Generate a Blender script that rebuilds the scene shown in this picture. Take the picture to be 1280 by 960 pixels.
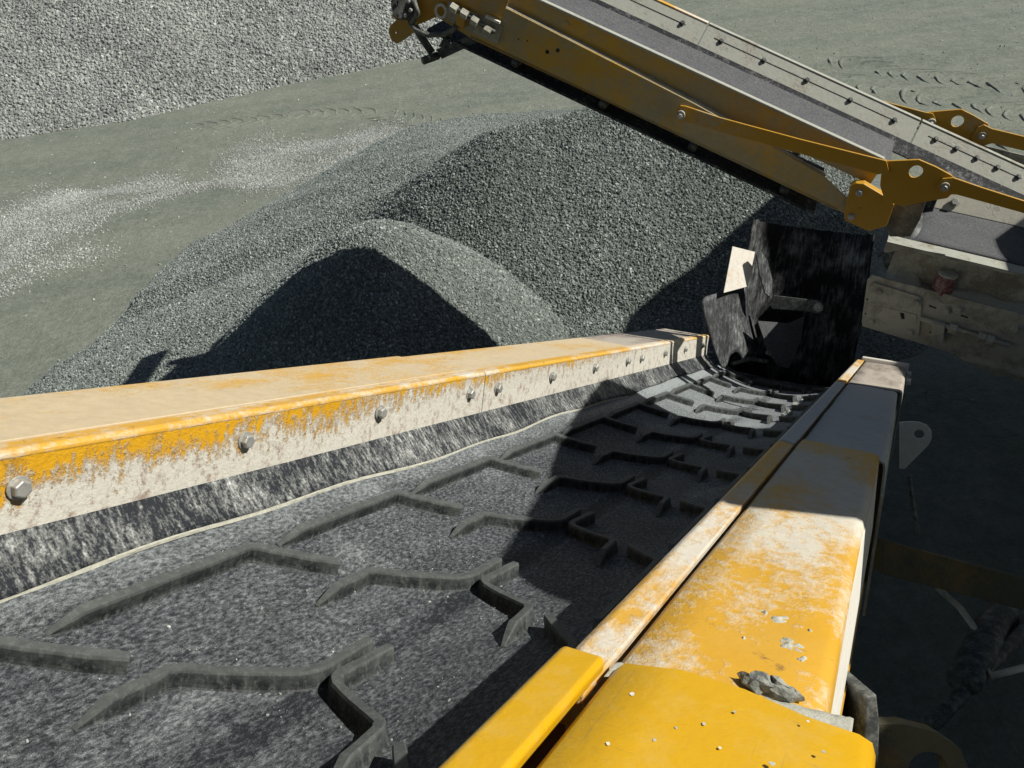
import bpy, bmesh, math, random
import numpy as np
from mathutils import Vector, Matrix, noise as mnoise
R_ = math.radians
for o in list(bpy.data.objects): bpy.data.objects.remove(o)
scene = bpy.context.scene
col = scene.collection
random.seed(4); rng = np.random.default_rng(7)

# ------------------------------------------------------------------ camera, sky, sun, exposure
CAM_H = 3.6; FPX = 1000.0; PITCH = R_(35); ROLL = R_(7.5)
Fv = Vector((0, math.cos(PITCH), -math.sin(PITCH))); R0 = Vector((1, 0, 0)); U0 = R0.cross(Fv)
Rv = math.cos(ROLL)*R0 - math.sin(ROLL)*U0; Uv = math.cos(ROLL)*U0 + math.sin(ROLL)*R0
CAM = Vector((0, 0, CAM_H))
cd = bpy.data.cameras.new('camera'); cam = bpy.data.objects.new('camera', cd); col.objects.link(cam)
cam.matrix_world = Matrix(((Rv.x, Uv.x, -Fv.x, 0), (Rv.y, Uv.y, -Fv.y, 0), (Rv.z, Uv.z, -Fv.z, CAM_H), (0, 0, 0, 1)))
cd.sensor_fit = 'HORIZONTAL'; cd.sensor_width = 36; cd.lens = 36*FPX/1280
cd.clip_start = 0.02; cd.clip_end = 500
scene.camera = cam
SUN = Vector((0.725, -0.095, 0.690)).normalized()
SUN_EL = math.asin(SUN.z); SUN_AZ = math.atan2(SUN.x, SUN.y)
w = bpy.data.worlds.new('World'); scene.world = w; w.use_nodes = True
nt = w.node_tree; sk = nt.nodes.new('ShaderNodeTexSky'); sk.sky_type = 'NISHITA'; sk.sun_disc = False
sk.sun_elevation = SUN_EL; sk.sun_rotation = SUN_AZ
bg = nt.nodes['Background']; bg.inputs['Strength'].default_value = 0.05
nt.links.new(sk.outputs[0], bg.inputs[0])
sl = bpy.data.lights.new('sun', 'SUN'); sl.energy = 5.0; sl.angle = R_(0.53); sl.color = (1.0, 0.955, 0.88)
so = bpy.data.objects.new('sun', sl); col.objects.link(so)
so.rotation_euler = SUN.to_track_quat('Z', 'Y').to_euler(); so.location = SUN*40
vs = scene.view_settings; vs.view_transform = 'Standard'; vs.look = 'None'; vs.gamma = 1; vs.use_curve_mapping = False
vs.exposure = 0.2

# ------------------------------------------------------------------ helpers
def ray(x, y): return Rv*((x-640)/FPX) + Uv*((480-y)/FPX) + Fv
class Frame:
    """local axes (x, y, z) at an origin; hit() turns a photo pixel into a local point on one of its planes"""
    def __init__(s, o, ax, ay, az): s.o = Vector(o); s.a = [Vector(ax).normalized(), Vector(ay).normalized(), Vector(az).normalized()]
    def hit(s, px, py, axis, val):
        d = ray(px, py); n = s.a[axis]
        t = (val - (CAM-s.o).dot(n))/d.dot(n); q = CAM + d*t - s.o
        return Vector((q.dot(s.a[0]), q.dot(s.a[1]), q.dot(s.a[2])))
    def mat(s):
        a = s.a; return Matrix(((a[0].x, a[1].x, a[2].x, s.o.x), (a[0].y, a[1].y, a[2].y, s.o.y), (a[0].z, a[1].z, a[2].z, s.o.z), (0, 0, 0, 1)))
    def world(s, p): return s.o + s.a[0]*p[0] + s.a[1]*p[1] + s.a[2]*p[2]

def tag(o, label=None, cat=None, group=None, kind=None):
    if label: o['label'] = label
    if cat: o['category'] = cat
    if group: o['group'] = group
    if kind: o['kind'] = kind
    return o
def empty(name, mat=None, label=None, cat=None, group=None):
    o = bpy.data.objects.new(name, None); col.objects.link(o); o.empty_display_size = .1
    if mat is not None: o.matrix_world = mat
    return tag(o, label, cat, group)

class MB:
    """collects shapes into one mesh"""
    def __init__(s): s.v = []; s.f = []
    def add(s, v, f):
        n = len(s.v); s.v += [tuple(p) for p in v]; s.f += [tuple(i+n for i in q) for q in f]; return s
    def box(s, x0, x1, y0, y1, z0, z1):
        return s.add([(x0,y0,z0),(x1,y0,z0),(x1,y1,z0),(x0,y1,z0),(x0,y0,z1),(x1,y0,z1),(x1,y1,z1),(x0,y1,z1)],
              [(0,3,2,1),(4,5,6,7),(0,1,5,4),(1,2,6,5),(2,3,7,6),(3,0,4,7)])
    def prism(s, pts, d):
        """closed outline pts (3D), extruded by vector d"""
        n = len(pts); d = Vector(d); a = [Vector(p) for p in pts]; b = [p+d for p in a]
        f = [tuple(range(n-1,-1,-1)), tuple(range(n,2*n))] + [(i,(i+1)%n,n+(i+1)%n,n+i) for i in range(n)]
        return s.add(a+b, f)
    def tube(s, path, r, n=10, cap=True):
        path = [Vector(p) for p in path]; rs = r if isinstance(r, (list, tuple)) else [r]*len(path)
        vv = []; ff = []; up = None
        for i, p in enumerate(path):
            t = (path[min(i+1, len(path)-1)] - path[max(i-1, 0)]).normalized()
            if up is None: up = t.orthogonal().normalized()
            x = (up - t*up.dot(t)).normalized(); up = x; y = t.cross(x)
            for k in range(n):
                a = 2*math.pi*k/n; vv.append(p + (x*math.cos(a)+y*math.sin(a))*rs[i])
        for i in range(len(path)-1):
            for k in range(n): ff.append((i*n+k, i*n+(k+1)%n, (i+1)*n+(k+1)%n, (i+1)*n+k))
        if cap: ff += [tuple(range(n-1,-1,-1)), tuple(range((len(path)-1)*n, len(path)*n))]
        return s.add(vv, ff)
    def grid(s, P):
        n, m = len(P), len(P[0])
        return s.add([p for r in P for p in r], [(i*m+j, i*m+j+1, (i+1)*m+j+1, (i+1)*m+j) for i in range(n-1) for j in range(m-1)])
    def ring_plate(s, outline, hole, hr, d, n=20):
        """plate with a round hole: outline 3D pts, hole centre, extruded by d"""
        d = Vector(d); N = d.normalized(); h = Vector(hole); o = [Vector(p) for p in outline]
        x = (o[0]-h); x -= N*x.dot(N); x.normalize(); y = N.cross(x)
        M = 48; outp = []; inp = []
        def at(a):
            dr = x*math.cos(a)+y*math.sin(a); best = None
            for i in range(len(o)):
                p, q = o[i]-h, o[(i+1)%len(o)]-h
                px_, py_, qx_, qy_ = p.dot(x), p.dot(y), q.dot(x), q.dot(y); ex, ey = qx_-px_, qy_-py_
                den = math.cos(a)*ey - math.sin(a)*ex
                if abs(den) < 1e-12: continue
                t = (px_*ey-py_*ex)/den; u_ = (px_*math.sin(a)-py_*math.cos(a))/den
                if t > 0 and -1e-6 <= u_ <= 1+1e-6 and (best is None or t > best): best = t
            return h + dr*(best or hr*1.5)
        angs = sorted([2*math.pi*k/M for k in range(M)] + [math.atan2((p-h).dot(y), (p-h).dot(x)) % (2*math.pi) for p in o])
        for a in angs: outp.append(at(a)); inp.append(h+(x*math.cos(a)+y*math.sin(a))*hr)
        m = len(angs); v = outp+inp+[p+d for p in outp]+[p+d for p in inp]; f = []
        for i in range(m):
            j = (i+1) % m
            f += [(i, m+i, m+j, j), (2*m+i, 2*m+j, 3*m+j, 3*m+i), (i, j, 2*m+j, 2*m+i), (m+i, 3*m+i, 3*m+j, m+j)]
        return s.add(v, f)
    def hexbolt(s, p, nrm, r=.014, h=.01, washer=True, rot=0.2):
        p = Vector(p); N = Vector(nrm).normalized(); x = N.orthogonal().normalized(); y = N.cross(x)
        def ringat(rr, z, n, ro=0): return [p+N*z+(x*math.cos(ro+2*math.pi*k/n)+y*math.sin(ro+2*math.pi*k/n))*rr for k in range(n)]
        if washer: s.prism(ringat(r*1.28, 0, 18), N*(h*.3))
        a = ringat(r, h*.3, 6, rot); b = ringat(r, h*1.15, 6, rot); c_ = ringat(r*.82, h*1.35, 6, rot)
        f = [(i,(i+1)%6,6+(i+1)%6,6+i) for i in range(6)] + [(6+i,6+(i+1)%6,12+(i+1)%6,12+i) for i in range(6)] + [tuple(range(12,18))]
        return s.add(a+b+c_, f)
    def mesh(s, name):
        me = bpy.data.meshes.new(name); me.from_pydata([tuple(p) for p in s.v], [], s.f)
        bm = bmesh.new(); bm.from_mesh(me); bmesh.ops.recalc_face_normals(bm, faces=bm.faces); bm.to_mesh(me); bm.free(); me.update()
        return me
    def build(s, name, mat, parent=None, bevel=0, smooth=False, subd=0, seg=2):
        me = s.mesh(name); o = bpy.data.objects.new(name, me); col.objects.link(o)
        if mat: me.materials.append(mat)
        if parent: o.parent = parent
        if smooth: me.polygons.foreach_set('use_smooth', [True]*len(me.polygons))
        if bevel:
            b = o.modifiers.new('bevel', 'BEVEL'); b.width = bevel; b.segments = seg; b.limit_method = 'ANGLE'; b.angle_limit = R_(35)
        if subd:
            m = o.modifiers.new('sub', 'SUBSURF'); m.levels = subd; m.render_levels = subd
        return o
def wobble(mb, amp, sc, axis=None, seed=0):
    for i, p in enumerate(mb.v):
        v = Vector(p); n = mnoise.noise_vector(v*sc+Vector((seed, seed*2, 0)))*amp
        if axis is not None: n = axis*n.x
        mb.v[i] = tuple(v+n)
    return mb

# ------------------------------------------------------------------ materials
class Nodes:
    def __init__(s, name):
        s.m = bpy.data.materials.new(name); s.m.use_nodes = True; s.t = s.m.node_tree; s.b = s.t.nodes['Principled BSDF']
    def n(s, t, **kw):
        nd = s.t.nodes.new(t)
        for k, v in kw.items(): setattr(nd, k, v)
        return nd
    def l(s, a, b): s.t.links.new(a, b)
    def co(s, scale=(1,1,1), rot=(0,0,0), kind='Object'):
        tc = s.n('ShaderNodeTexCoord'); mp = s.n('ShaderNodeMapping')
        mp.inputs['Scale'].default_value = scale; mp.inputs['Rotation'].default_value = rot
        s.l(tc.outputs[kind], mp.inputs[0]); return mp.outputs[0]
    def noise(s, co, sc, det=6, rough=.6, dist=0, dims='3D'):
        n = s.n('ShaderNodeTexNoise'); n.inputs['Scale'].default_value = sc; n.inputs['Detail'].default_value = det
        n.inputs['Roughness'].default_value = rough; n.inputs['Distortion'].default_value = dist
        s.l(co, n.inputs['Vector']); return n.outputs[0]
    def vor(s, co, sc, feature='F1', out=0):
        n = s.n('ShaderNodeTexVoronoi', feature=feature); n.inputs['Scale'].default_value = sc; s.l(co, n.inputs['Vector']); return n.outputs[out]
    def ramp(s, fac, pts):
        r = s.n('ShaderNodeValToRGB'); e = r.color_ramp.elements
        while len(e) < len(pts): e.new(.5)
        for q, (p, c) in zip(e, pts): q.position = p; q.color = (c, c, c, 1) if isinstance(c, (int, float)) else (*c, 1)
        s.l(fac, r.inputs[0]); return r.outputs[0]
    def math(s, op, a, b=None, clamp=False):
        m = s.n('ShaderNodeMath', operation=op, use_clamp=clamp)
        for i, q in enumerate((a, b)):
            if q is None: continue
            if isinstance(q, (int, float)): m.inputs[i].default_value = q
            else: s.l(q, m.inputs[i])
        return m.outputs[0]
    def mix(s, fac, a, b, mode='MIX'):
        m = s.n('ShaderNodeMix', data_type='RGBA', blend_type=mode)
        for k, q in ((0, fac), (6, a), (7, b)):
            if isinstance(q, (int, float)): m.inputs[k].default_value = q
            elif isinstance(q, tuple): m.inputs[k].default_value = (*q, 1)
            else: s.l(q, m.inputs[k])
        return m.outputs[2]
    def bump(s, hgt, strength=.5, dist=.01, prev=None):
        b = s.n('ShaderNodeBump'); b.inputs['Strength'].default_value = strength; b.inputs['Distance'].default_value = dist
        s.l(hgt, b.inputs['Height'])
        if prev: s.l(prev, b.inputs['Normal'])
        return b.outputs[0]
    def out(s, colr=None, rough=.8, nrm=None, metal=0, spec=.5):
        b = s.b
        for k, q in (('Base Color', colr), ('Roughness', rough), ('Metallic', metal), ('Specular IOR Level', spec)):
            if q is None: continue
            if isinstance(q, tuple): b.inputs[k].default_value = (*q, 1)
            elif isinstance(q, (int, float)): b.inputs[k].default_value = q
            else: s.l(q, b.inputs[k])
        if nrm: s.l(nrm, b.inputs['Normal'])
        return s.m
    def sep(s, co, i):
        n = s.n('ShaderNodeSeparateXYZ'); s.l(co, n.inputs[0]); return n.outputs[i]

DUST = (.56, .52, .43); DUSTG = (.43, .43, .36)
def paint(name, base=(.62,.33,.012), dust=DUST, amount=.5, sc=9, stretch=(1,1,1), rot=(0,0,0), rust=.25, gloss=.38, fine=70, tint=None):
    """enamel paint with dried dust, chips of rust and small pits"""
    N = Nodes(name); co = N.co(stretch, rot); cu = N.co()
    big = N.noise(co, sc*.28, 4, .55); mid = N.noise(co, sc*1.6, 6, .68); fin = N.noise(cu, fine, 4, .7)
    d = N.math('ADD', N.math('MULTIPLY', big, .55), N.math('ADD', N.math('MULTIPLY', mid, .38), N.math('MULTIPLY', fin, .22)))
    c0 = .575 + (0.5-amount)*.32
    msk = N.ramp(d, [(c0-.055, 0), (c0+.05, 1)])
    thin = N.math('MULTIPLY', N.ramp(N.noise(cu, sc*.6, 5, .6), [(.3, .1), (.75, .5)]), min(1, amount+.15))
    pcol = N.mix(N.noise(cu, sc*.5, 4), tuple(x*.86 for x in base), tuple(min(1, x*1.1) for x in base))
    if rust:
        rm = N.ramp(N.noise(cu, sc*2.6, 8, .72), [(.64-rust*.1, 0), (.70-rust*.1, 1)])
        pcol = N.mix(N.math('MULTIPLY', rm, .75), pcol, (.12, .055, .02))
    c = N.mix(thin, pcol, tint or tuple(.5*a+.5*b for a, b in zip(base, dust)))
    dcol = N.mix(N.noise(cu, 38, 5, .7), tuple(x*.72 for x in dust), tuple(min(1, x*1.15) for x in dust))
    c = N.mix(msk, c, dcol)
    if fine == 71:
        sc_ = N.ramp(N.noise(N.co((1, .04, 1), (0,0,.5)), 160, 3, .5), [(.66, 0), (.72, 1)]); sc2 = N.ramp(N.noise(N.co((.05, 1, 1), (0,0,.25)), 130, 3, .5), [(.67, 0), (.73, 1)])
        c = N.mix(N.math('MULTIPLY', N.math('MAXIMUM', sc_, sc2), .35), c, (.34,.22,.06))
        c = N.mix(N.ramp(N.noise(cu, 14, 6, .7), [(.5, 0), (.8, .45)]), c, (.58,.45,.16))
    rg = N.math('ADD', gloss, N.math('MULTIPLY', N.math('MAXIMUM', msk, thin), .55), True)
    hgt = N.math('ADD', N.math('MULTIPLY', msk, .6), N.math('MULTIPLY', fin, .5))
    nb = N.bump(hgt, .45, .004)
    return N.out(c, rg, nb)
def plain(name, base, rough=.6, metal=0, dust=None, amount=.3, sc=20, bump=.2):
    N = Nodes(name); co = N.co(); n1 = N.noise(co, sc, 6, .65); n2 = N.noise(co, sc*5, 4, .7)
    c = N.mix(n1, tuple(x*.75 for x in base), tuple(min(1, x*1.25) for x in base))
    if dust:
        s = N.math('ADD', N.math('MULTIPLY', n1, .6), N.math('MULTIPLY', n2, .4)); c0 = .5+(.5-amount)*.3
        c = N.mix(N.ramp(s, [(c0-.08, 0), (c0+.1, .95)]), c, dust)
    return N.out(c, rough, N.bump(n2, bump, .003), metal)

def rubber(name, base=(.018,.02,.023), dust=(.30,.31,.31), amount=.45, sc=60, stretch=(1,1,1), rot=(0,0,0), big=.3, rough=.75, spark=.0, tail=0):
    N = Nodes(name); co = N.co(stretch, rot); cu = N.co()
    a = N.noise(co, sc, 5, .7); b = N.noise(cu, 7, 4, .6); f = N.noise(cu, sc*4, 3, .7)
    d = N.math('ADD', N.math('MULTIPLY', a, .52), N.math('ADD', N.math('MULTIPLY', b, big), N.math('MULTIPLY', f, .26)))
    if tail: d = N.math('ADD', d, N.math('MULTIPLY', N.ramp(N.math('ADD', N.math('MULTIPLY', N.sep(cu, 1), .25), 1.0), [(.38, 0), (.62, 1)]), tail))
    if tail:      # trodden centre joint, dust lodged on the left shoulder of the belt
        xx = N.sep(cu, 0); sh = N.ramp(N.math('ADD', N.math('MULTIPLY', xx, -1.0), .0), [(.325, 0), (.36, 1)])
        d = N.math('ADD', d, N.math('MULTIPLY', sh, .05))
        cl_ = N.ramp(N.math('ABSOLUTE', N.math('ADD', xx, .0)), [(0, 1), (.020, .8), (.032, 0)]); d = N.math('SUBTRACT', d, N.math('MULTIPLY', cl_, .06))
    c0 = (.26+.5*big+.13) + (.5-amount)*.25
    if tail: d = N.math('ADD', d, N.math('MULTIPLY', N.ramp(N.noise(N.co((1,.6,1)), 4.2, 5, .62), [(.55, 0), (.72, 1)]), .075))
    m = N.ramp(d, [(c0-.09, 0), (c0, .30), (c0+.11, 1)])
    c = N.mix(m, base, N.mix(f, tuple(x*.7 for x in dust), tuple(min(1,x*1.3) for x in dust)))
    if spark:
        sp = N.ramp(N.vor(cu, 190), [(0, 1), (.16, 0)]); c = N.mix(N.math('MULTIPLY', sp, spark), c, (.6,.6,.55))
    return N.out(c, rough, N.bump(N.math('ADD', a, f), .35, .003), 0, .25)

def stone_mat(name, lo, hi, dark_tone=0):
    N = Nodes(name); oi = N.n('ShaderNodeObjectInfo'); co = N.co(kind='Object'); geo = N.n('ShaderNodeNewGeometry')
    c = N.ramp(oi.outputs['Random'], [(0, lo), (.55, tuple((a+b)/2 for a, b in zip(lo, hi))), (.93, hi), (1, tuple(min(1, x*1.45) for x in hi))])
    bign = N.noise(geo.outputs['Position'], .9, 4, .6)
    c = N.mix(1, c, N.ramp(bign, [(.25, .72), (.75, 1.2)]), 'MULTIPLY')
    return N.out(c, .85, None, 0, .3)
def pile_mat(name, lo, hi, sc):
    N = Nodes(name); co = N.co(); v = N.vor(co, sc); vc = N.vor(co, sc, out=1); n = N.noise(co, sc*1.7, 5, .7); big = N.noise(co, .9, 4, .6)
    c = N.mix(N.sep(vc, 0), lo, hi); c = N.mix(1, c, N.ramp(big, [(.25, .72), (.75, 1.2)]), 'MULTIPLY')
    return N.out(c, .9, N.bump(N.math('SUBTRACT', N.math('MULTIPLY', n, .5), v), .9, 1.2/sc))

Y = (.62, .33, .010)
M = {}
M['cover_dust'] = paint('cover_dust', Y, (.55,.45,.29), .74, 7, (1,.5,1), rust=.15, tint=(.58,.42,.19))
M['cover_mid'] = paint('cover_mid', Y, (.60,.56,.46), .50, 8, (1,.45,1), rust=.2, tint=(.60,.42,.16))
M['cover_clean'] = paint('cover_clean', (.62,.35,.004), (.60,.46,.20), .02, 11, rust=-.5, gloss=.30, tint=(.60,.38,.05), fine=71)
M['cover_grey'] = paint('cover_grey', (.34,.28,.17), (.50,.51,.48), .8, 6, rust=.2)
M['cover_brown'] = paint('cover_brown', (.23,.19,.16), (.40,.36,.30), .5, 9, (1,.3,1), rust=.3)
M['lip'] = paint('lip', Y, (.60,.56,.47), .42, 14, (1,.35,1), rust=.45)
M['gold'] = paint('gold', (.55,.315,.012), (.38,.33,.20), .50, 3.0, (1,1,.7), rust=.05, tint=(.45,.30,.06))
M['gold_clean'] = paint('gold_clean', (.46,.245,.008), (.36,.32,.21), .22, 5, rust=.25)
M['rail_dust'] = paint('rail_dust', (.20,.18,.12), (.36,.37,.32), .74, 14, rust=.1, fine=60)
M['grey_dust'] = paint('grey_dust', (.24,.225,.165), (.52,.51,.42), .58, 9, rust=.2)
M['white_plate'] = paint('white_plate', (.62,.42,.2), (.78,.74,.65), .8, 5, rust=0)
M['white_side'] = paint('white_side', (.5,.42,.25), (.70,.68,.60), .85, 6, (1,.4,1), rust=.3)
M['steel'] = plain('steel', (.36,.37,.36), .45, .45, (.46,.45,.40), .5, 70)
M['dark_steel'] = plain('dark_steel', (.05,.055,.055), .6, .2, (.2,.21,.19), .35, 30)
M['rubber_dark'] = rubber('rubber_dark', amount=.12, sc=40)
M['hose'] = plain('hose', (.06,.065,.06), .6, 0, (.22,.23,.2), .5, 40)
M['shaded_gold'] = paint('shaded_gold', (.16,.09,.012), (.10,.10,.07), .5, 5)  # darker copy of the gold paint, shade put into the colour
M['dirty'] = plain('dirty', (.12,.11,.09), .85, 0, (.25,.24,.19), .4, 18)
M['wedged'] = plain('wedged', (.15,.165,.15), .9, 0, (.36,.36,.31), .45, 45, .5)
M['shade_black'] = plain('shade_black', (.010,.011,.011), .8, 0, (.05,.055,.05), .2, 25)  # near-black colour standing in for deep shade
M['rust'] = plain('rust', (.07,.032,.015), .85, 0, None, 0, 40)
M['red'] = plain('red', (.16,.022,.022), .45, 0, (.30,.27,.25), .45, 40)
M['dust'] = plain('dust', (.40,.40,.33), .95, 0, (.5,.5,.42), .5, 60, .6)
M['belt'] = rubber('belt', (.016,.019,.023), (.26,.285,.29), .37, 170, (1,.5,1), (0,0,.5), .10, .68, .5, .09)
def cleat_mat():
    N = Nodes('cleat'); cu = N.co(); a = N.noise(cu, 38, 5, .65); f = N.noise(cu, 150, 3, .7); st = N.noise(N.co((1,1,.25)), 120, 4, .7)
    g = N.n('ShaderNodeNewGeometry'); nz_ = N.sep(g.outputs['True Normal'], 2)
    c = N.mix(N.ramp(a, [(.42, 0), (.62, 1)]), (.014,.017,.018), (.050,.056,.054))
    d = N.ramp(N.math('ADD', N.math('MULTIPLY', f, .5), N.math('MULTIPLY', st, .5)), [(.50, 0), (.62, .75)])
    c = N.mix(N.math('MULTIPLY', d, .6), c, (.16,.17,.16))
    worn = N.ramp(g.outputs['Pointiness'], [(.50, 0), (.58, .5)])
    c = N.mix(worn, c, (.12,.13,.125))
    return N.out(c, .68, N.bump(N.math('ADD', a, N.math('MULTIPLY', f, .4)), .25, .003), 0, .3)
M['cleat'] = cleat_mat()
M['skirt'] = rubber('skirt', (.014,.017,.022), (.48,.50,.47), .31, 50, (1,1.9,.34), (.55,0,0), .28, .7)
M['belt_dusty'] = rubber('belt_dusty', (.05,.05,.058), (.135,.142,.142), .55, 120, (.7,1,1), (0,0,0), .10, .7)
M['curtain'] = rubber('curtain', (.006,.006,.007), (.20,.21,.21), .28, 60, (1,1,.16), (0,0,0), .55, .8)
M['flap'] = rubber('flap', (.022,.024,.026), (.24,.25,.25), .34, 60, (1,1,.3), (.2,.3,0), .45, .6)
def liner_mat():
    """painted liner plate whose lower edge is caked with white splashed crust"""
    N = Nodes('liner'); cu = N.co(); z = N.sep(cu, 2); y = N.sep(cu, 1)
    streak = N.noise(N.co((1,1.6,.7), (.45,0,0)), 34, 6, .72); bl = N.noise(cu, 5, 4, .6); fin = N.noise(cu, 95, 5, .75)
    # z runs 0 at the plate's top edge down to -0.125
    zz = N.math('MULTIPLY', z, -8.0)                                   # 0 top .. 1 bottom
    yy = N.math('MULTIPLY', N.math('ADD', y, 4.6), .09)                # more crust towards the tail end
    d = N.math('ADD', N.math('MULTIPLY', zz, .46), N.math('ADD', N.math('MULTIPLY', streak, .95), N.math('ADD', N.math('MULTIPLY', bl, .5), N.math('MULTIPLY', fin, .3))))
    d = N.math('ADD', d, yy)
    m = N.ramp(N.math('MULTIPLY', d, .6), [(.60, 0), (.70, 1)])
    pc = N.mix(N.noise(cu, 18, 6, .7), (.60,.29,.008), (.70,.39,.012))
    rm = N.ramp(N.noise(cu, 30, 8, .75), [(.55, 0), (.66, 1)]); pc = N.mix(N.math('MULTIPLY', rm, .5), pc, (.16,.075,.03))
    gr = N.mix(fin, (.42,.405,.34), (.70,.685,.60)); br = N.ramp(N.noise(N.co((1,1,.8),(.5,0,0)), 40, 6, .8), [(.52, 0), (.64, .75)])
    gr = N.mix(br, gr, (.24,.15,.11))
    return N.out(N.mix(m, pc, gr), N.math('ADD', .42, N.math('MULTIPLY', m, .5)), N.bump(N.math('ADD', m, N.math('MULTIPLY', fin, .9)), .8, .004))
M['liner'] = liner_mat()

def ground_mat():
    N = Nodes('ground'); co = N.co(); st = N.co((.35, 1.3, 1), (0,0,.35))
    a = N.noise(st, .8, 5, .6); b = N.noise(co, 3.5, 6, .65); f = N.noise(co, 55, 5, .75); g = N.noise(co, 14, 6, .7)
    c = N.mix(N.ramp(a, [(.3, 0), (.7, 1)]), (.120,.140,.113), (.172,.188,.148))
    c = N.mix(N.math('MULTIPLY', N.ramp(b, [(.42, 0), (.66, 1)]), .5), c, (.215,.23,.19))
    c = N.mix(1, c, N.ramp(N.math('ADD', N.math('MULTIPLY', f, .6), N.math('MULTIPLY', g, .4)), [(.3, .62), (.7, 1.35)]), 'MULTIPLY')
    sp = N.ramp(N.vor(co, 26), [(0, 1), (.13, 0)]); sp2 = N.ramp(N.noise(co, 2.2, 4), [(.45, 0), (.65, .7)])
    c = N.mix(N.math('MULTIPLY', sp, sp2), c, (.42,.43,.39))
    h = N.math('ADD', N.math('MULTIPLY', b, .6), N.math('ADD', N.math('MULTIPLY', f, .22), N.math('MULTIPLY', g, .3)))
    return N.out(c, .95, N.bump(h, .7, .05))
M['ground'] = ground_mat()
M['pile_coarse'] = pile_mat('pile_coarse', (.20,.215,.20), (.36,.37,.345), 16)
M['pile_fine'] = pile_mat('pile_fine', (.07,.088,.078), (.19,.212,.196), 60)
M['stone_coarse'] = stone_mat('stone_coarse', (.19,.21,.19), (.37,.39,.36))
M['stone_fine'] = stone_mat('stone_fine', (.105,.128,.115), (.29,.318,.295))
M['stone_dark'] = stone_mat('stone_dark', (.062,.078,.070), (.275,.305,.28))  # darker stone tone for the long-crested heap
M['stone_pale'] = stone_mat('stone_pale', (.24,.255,.235), (.42,.44,.41))

# ------------------------------------------------------------------ stones scattered as instances on points
def stones(name, P, S, mat, parent=None, kind='stuff'):
    """P points, S sizes: crushed stones instanced on the points of one mesh"""
    me = bpy.data.meshes.new(name); me.vertices.add(len(P)); me.vertices.foreach_set('co', np.asarray(P, np.float32).ravel())
    at = me.attributes.new('size', 'FLOAT', 'POINT'); at.data.foreach_set('value', np.asarray(S, np.float32))
    o = bpy.data.objects.new(name, me); col.objects.link(o); me.materials.append(mat)
    if parent: o.parent = parent
    o['kind'] = kind
    g = bpy.data.node_groups.new(name+'_nodes', 'GeometryNodeTree')
    g.interface.new_socket('Geometry', in_out='INPUT', socket_type='NodeSocketGeometry'); g.interface.new_socket('Geometry', in_out='OUTPUT', socket_type='NodeSocketGeometry')
    n = g.nodes; L = g.links.new; gi = n.new('NodeGroupInput'); go = n.new('NodeGroupOutput')
    gti = n.new('GeometryNodeGeometryToInstance')
    for k in range(4):
        ico = n.new('GeometryNodeMeshIcoSphere'); ico.inputs['Radius'].default_value = .5; ico.inputs['Subdivisions'].default_value = 1
        sp = n.new('GeometryNodeSetPosition'); rv = n.new('FunctionNodeRandomValue'); rv.data_type = 'FLOAT_VECTOR'
        rv.inputs[0].default_value = (-.17,)*3; rv.inputs[1].default_value = (.17,)*3; rv.inputs['Seed'].default_value = 11+k
        L(ico.outputs[0], sp.inputs[0]); L(rv.outputs[0], sp.inputs['Offset'])
        tr = n.new('GeometryNodeTransform'); tr.inputs['Scale'].default_value = ((1.15,.8,.75),(1,.95,.7),(1.3,.75,.8),(.9,.9,.9))[k]
        L(sp.outputs[0], tr.inputs[0]); L(tr.outputs[0], gti.inputs[0])
    ip = n.new('GeometryNodeInstanceOnPoints'); ip.inputs['Pick Instance'].default_value = True
    ri = n.new('FunctionNodeRandomValue'); ri.data_type = 'INT'; ri.inputs[4].default_value = 0; ri.inputs[5].default_value = 3; ri.inputs['Seed'].default_value = 3
    rr = n.new('FunctionNodeRandomValue'); rr.data_type = 'FLOAT_VECTOR'; rr.inputs[1].default_value = (6.28,)*3; rr.inputs['Seed'].default_value = 5
    na = n.new('GeometryNodeInputNamedAttribute'); na.data_type = 'FLOAT'; na.inputs[0].default_value = 'size'
    sm = n.new('GeometryNodeSetMaterial'); sm.inputs['Material'].default_value = mat
    L(gi.outputs[0], ip.inputs['Points']); L(gti.outputs[0], ip.inputs['Instance']); L(ri.outputs[2], ip.inputs['Instance Index'])
    L(rr.outputs[0], ip.inputs['Rotation']); L(na.outputs[0], ip.inputs['Scale']); L(ip.outputs[0], sm.inputs[0]); L(sm.outputs[0], go.inputs[0])
    md = o.modifiers.new('stones', 'NODES'); md.node_group = g
    return o

def vnoise(x, y, sc, seed=0):
    """smooth value noise on arrays"""
    x = x*sc+seed*13.7; y = y*sc+seed*7.3; xi = np.floor(x).astype(int); yi = np.floor(y).astype(int); fx = x-xi; fy = y-yi
    fx = fx*fx*(3-2*fx); fy = fy*fy*(3-2*fy)
    def h(a, b): q = np.sin(a*127.1+b*311.7+seed*17.1)*43758.5453; return q-np.floor(q)
    return (h(xi,yi)*(1-fx)+h(xi+1,yi)*fx)*(1-fy)+(h(xi,yi+1)*(1-fx)+h(xi+1,yi+1)*fx)*fy - .5
def fbm(x, y, sc, seed=0, o=4): return sum(vnoise(x, y, sc*2**i, seed+i)*.5**i for i in range(o))
def smax(a, b, k): hh = np.clip(.5+.5*(a-b)/k, 0, 1); return b*(1-hh)+a*hh+k*hh*(1-hh)
def cone(x, y, cx, cy, h, slope, rnd, ex=1, rot=0):
    dx, dy = x-cx, y-cy; c_, s_ = math.cos(rot), math.sin(rot); px, py = (c_*dx+s_*dy)/ex, -s_*dx+c_*dy
    r = np.sqrt(px*px+py*py+rnd*rnd)-rnd; return h-slope*r
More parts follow.
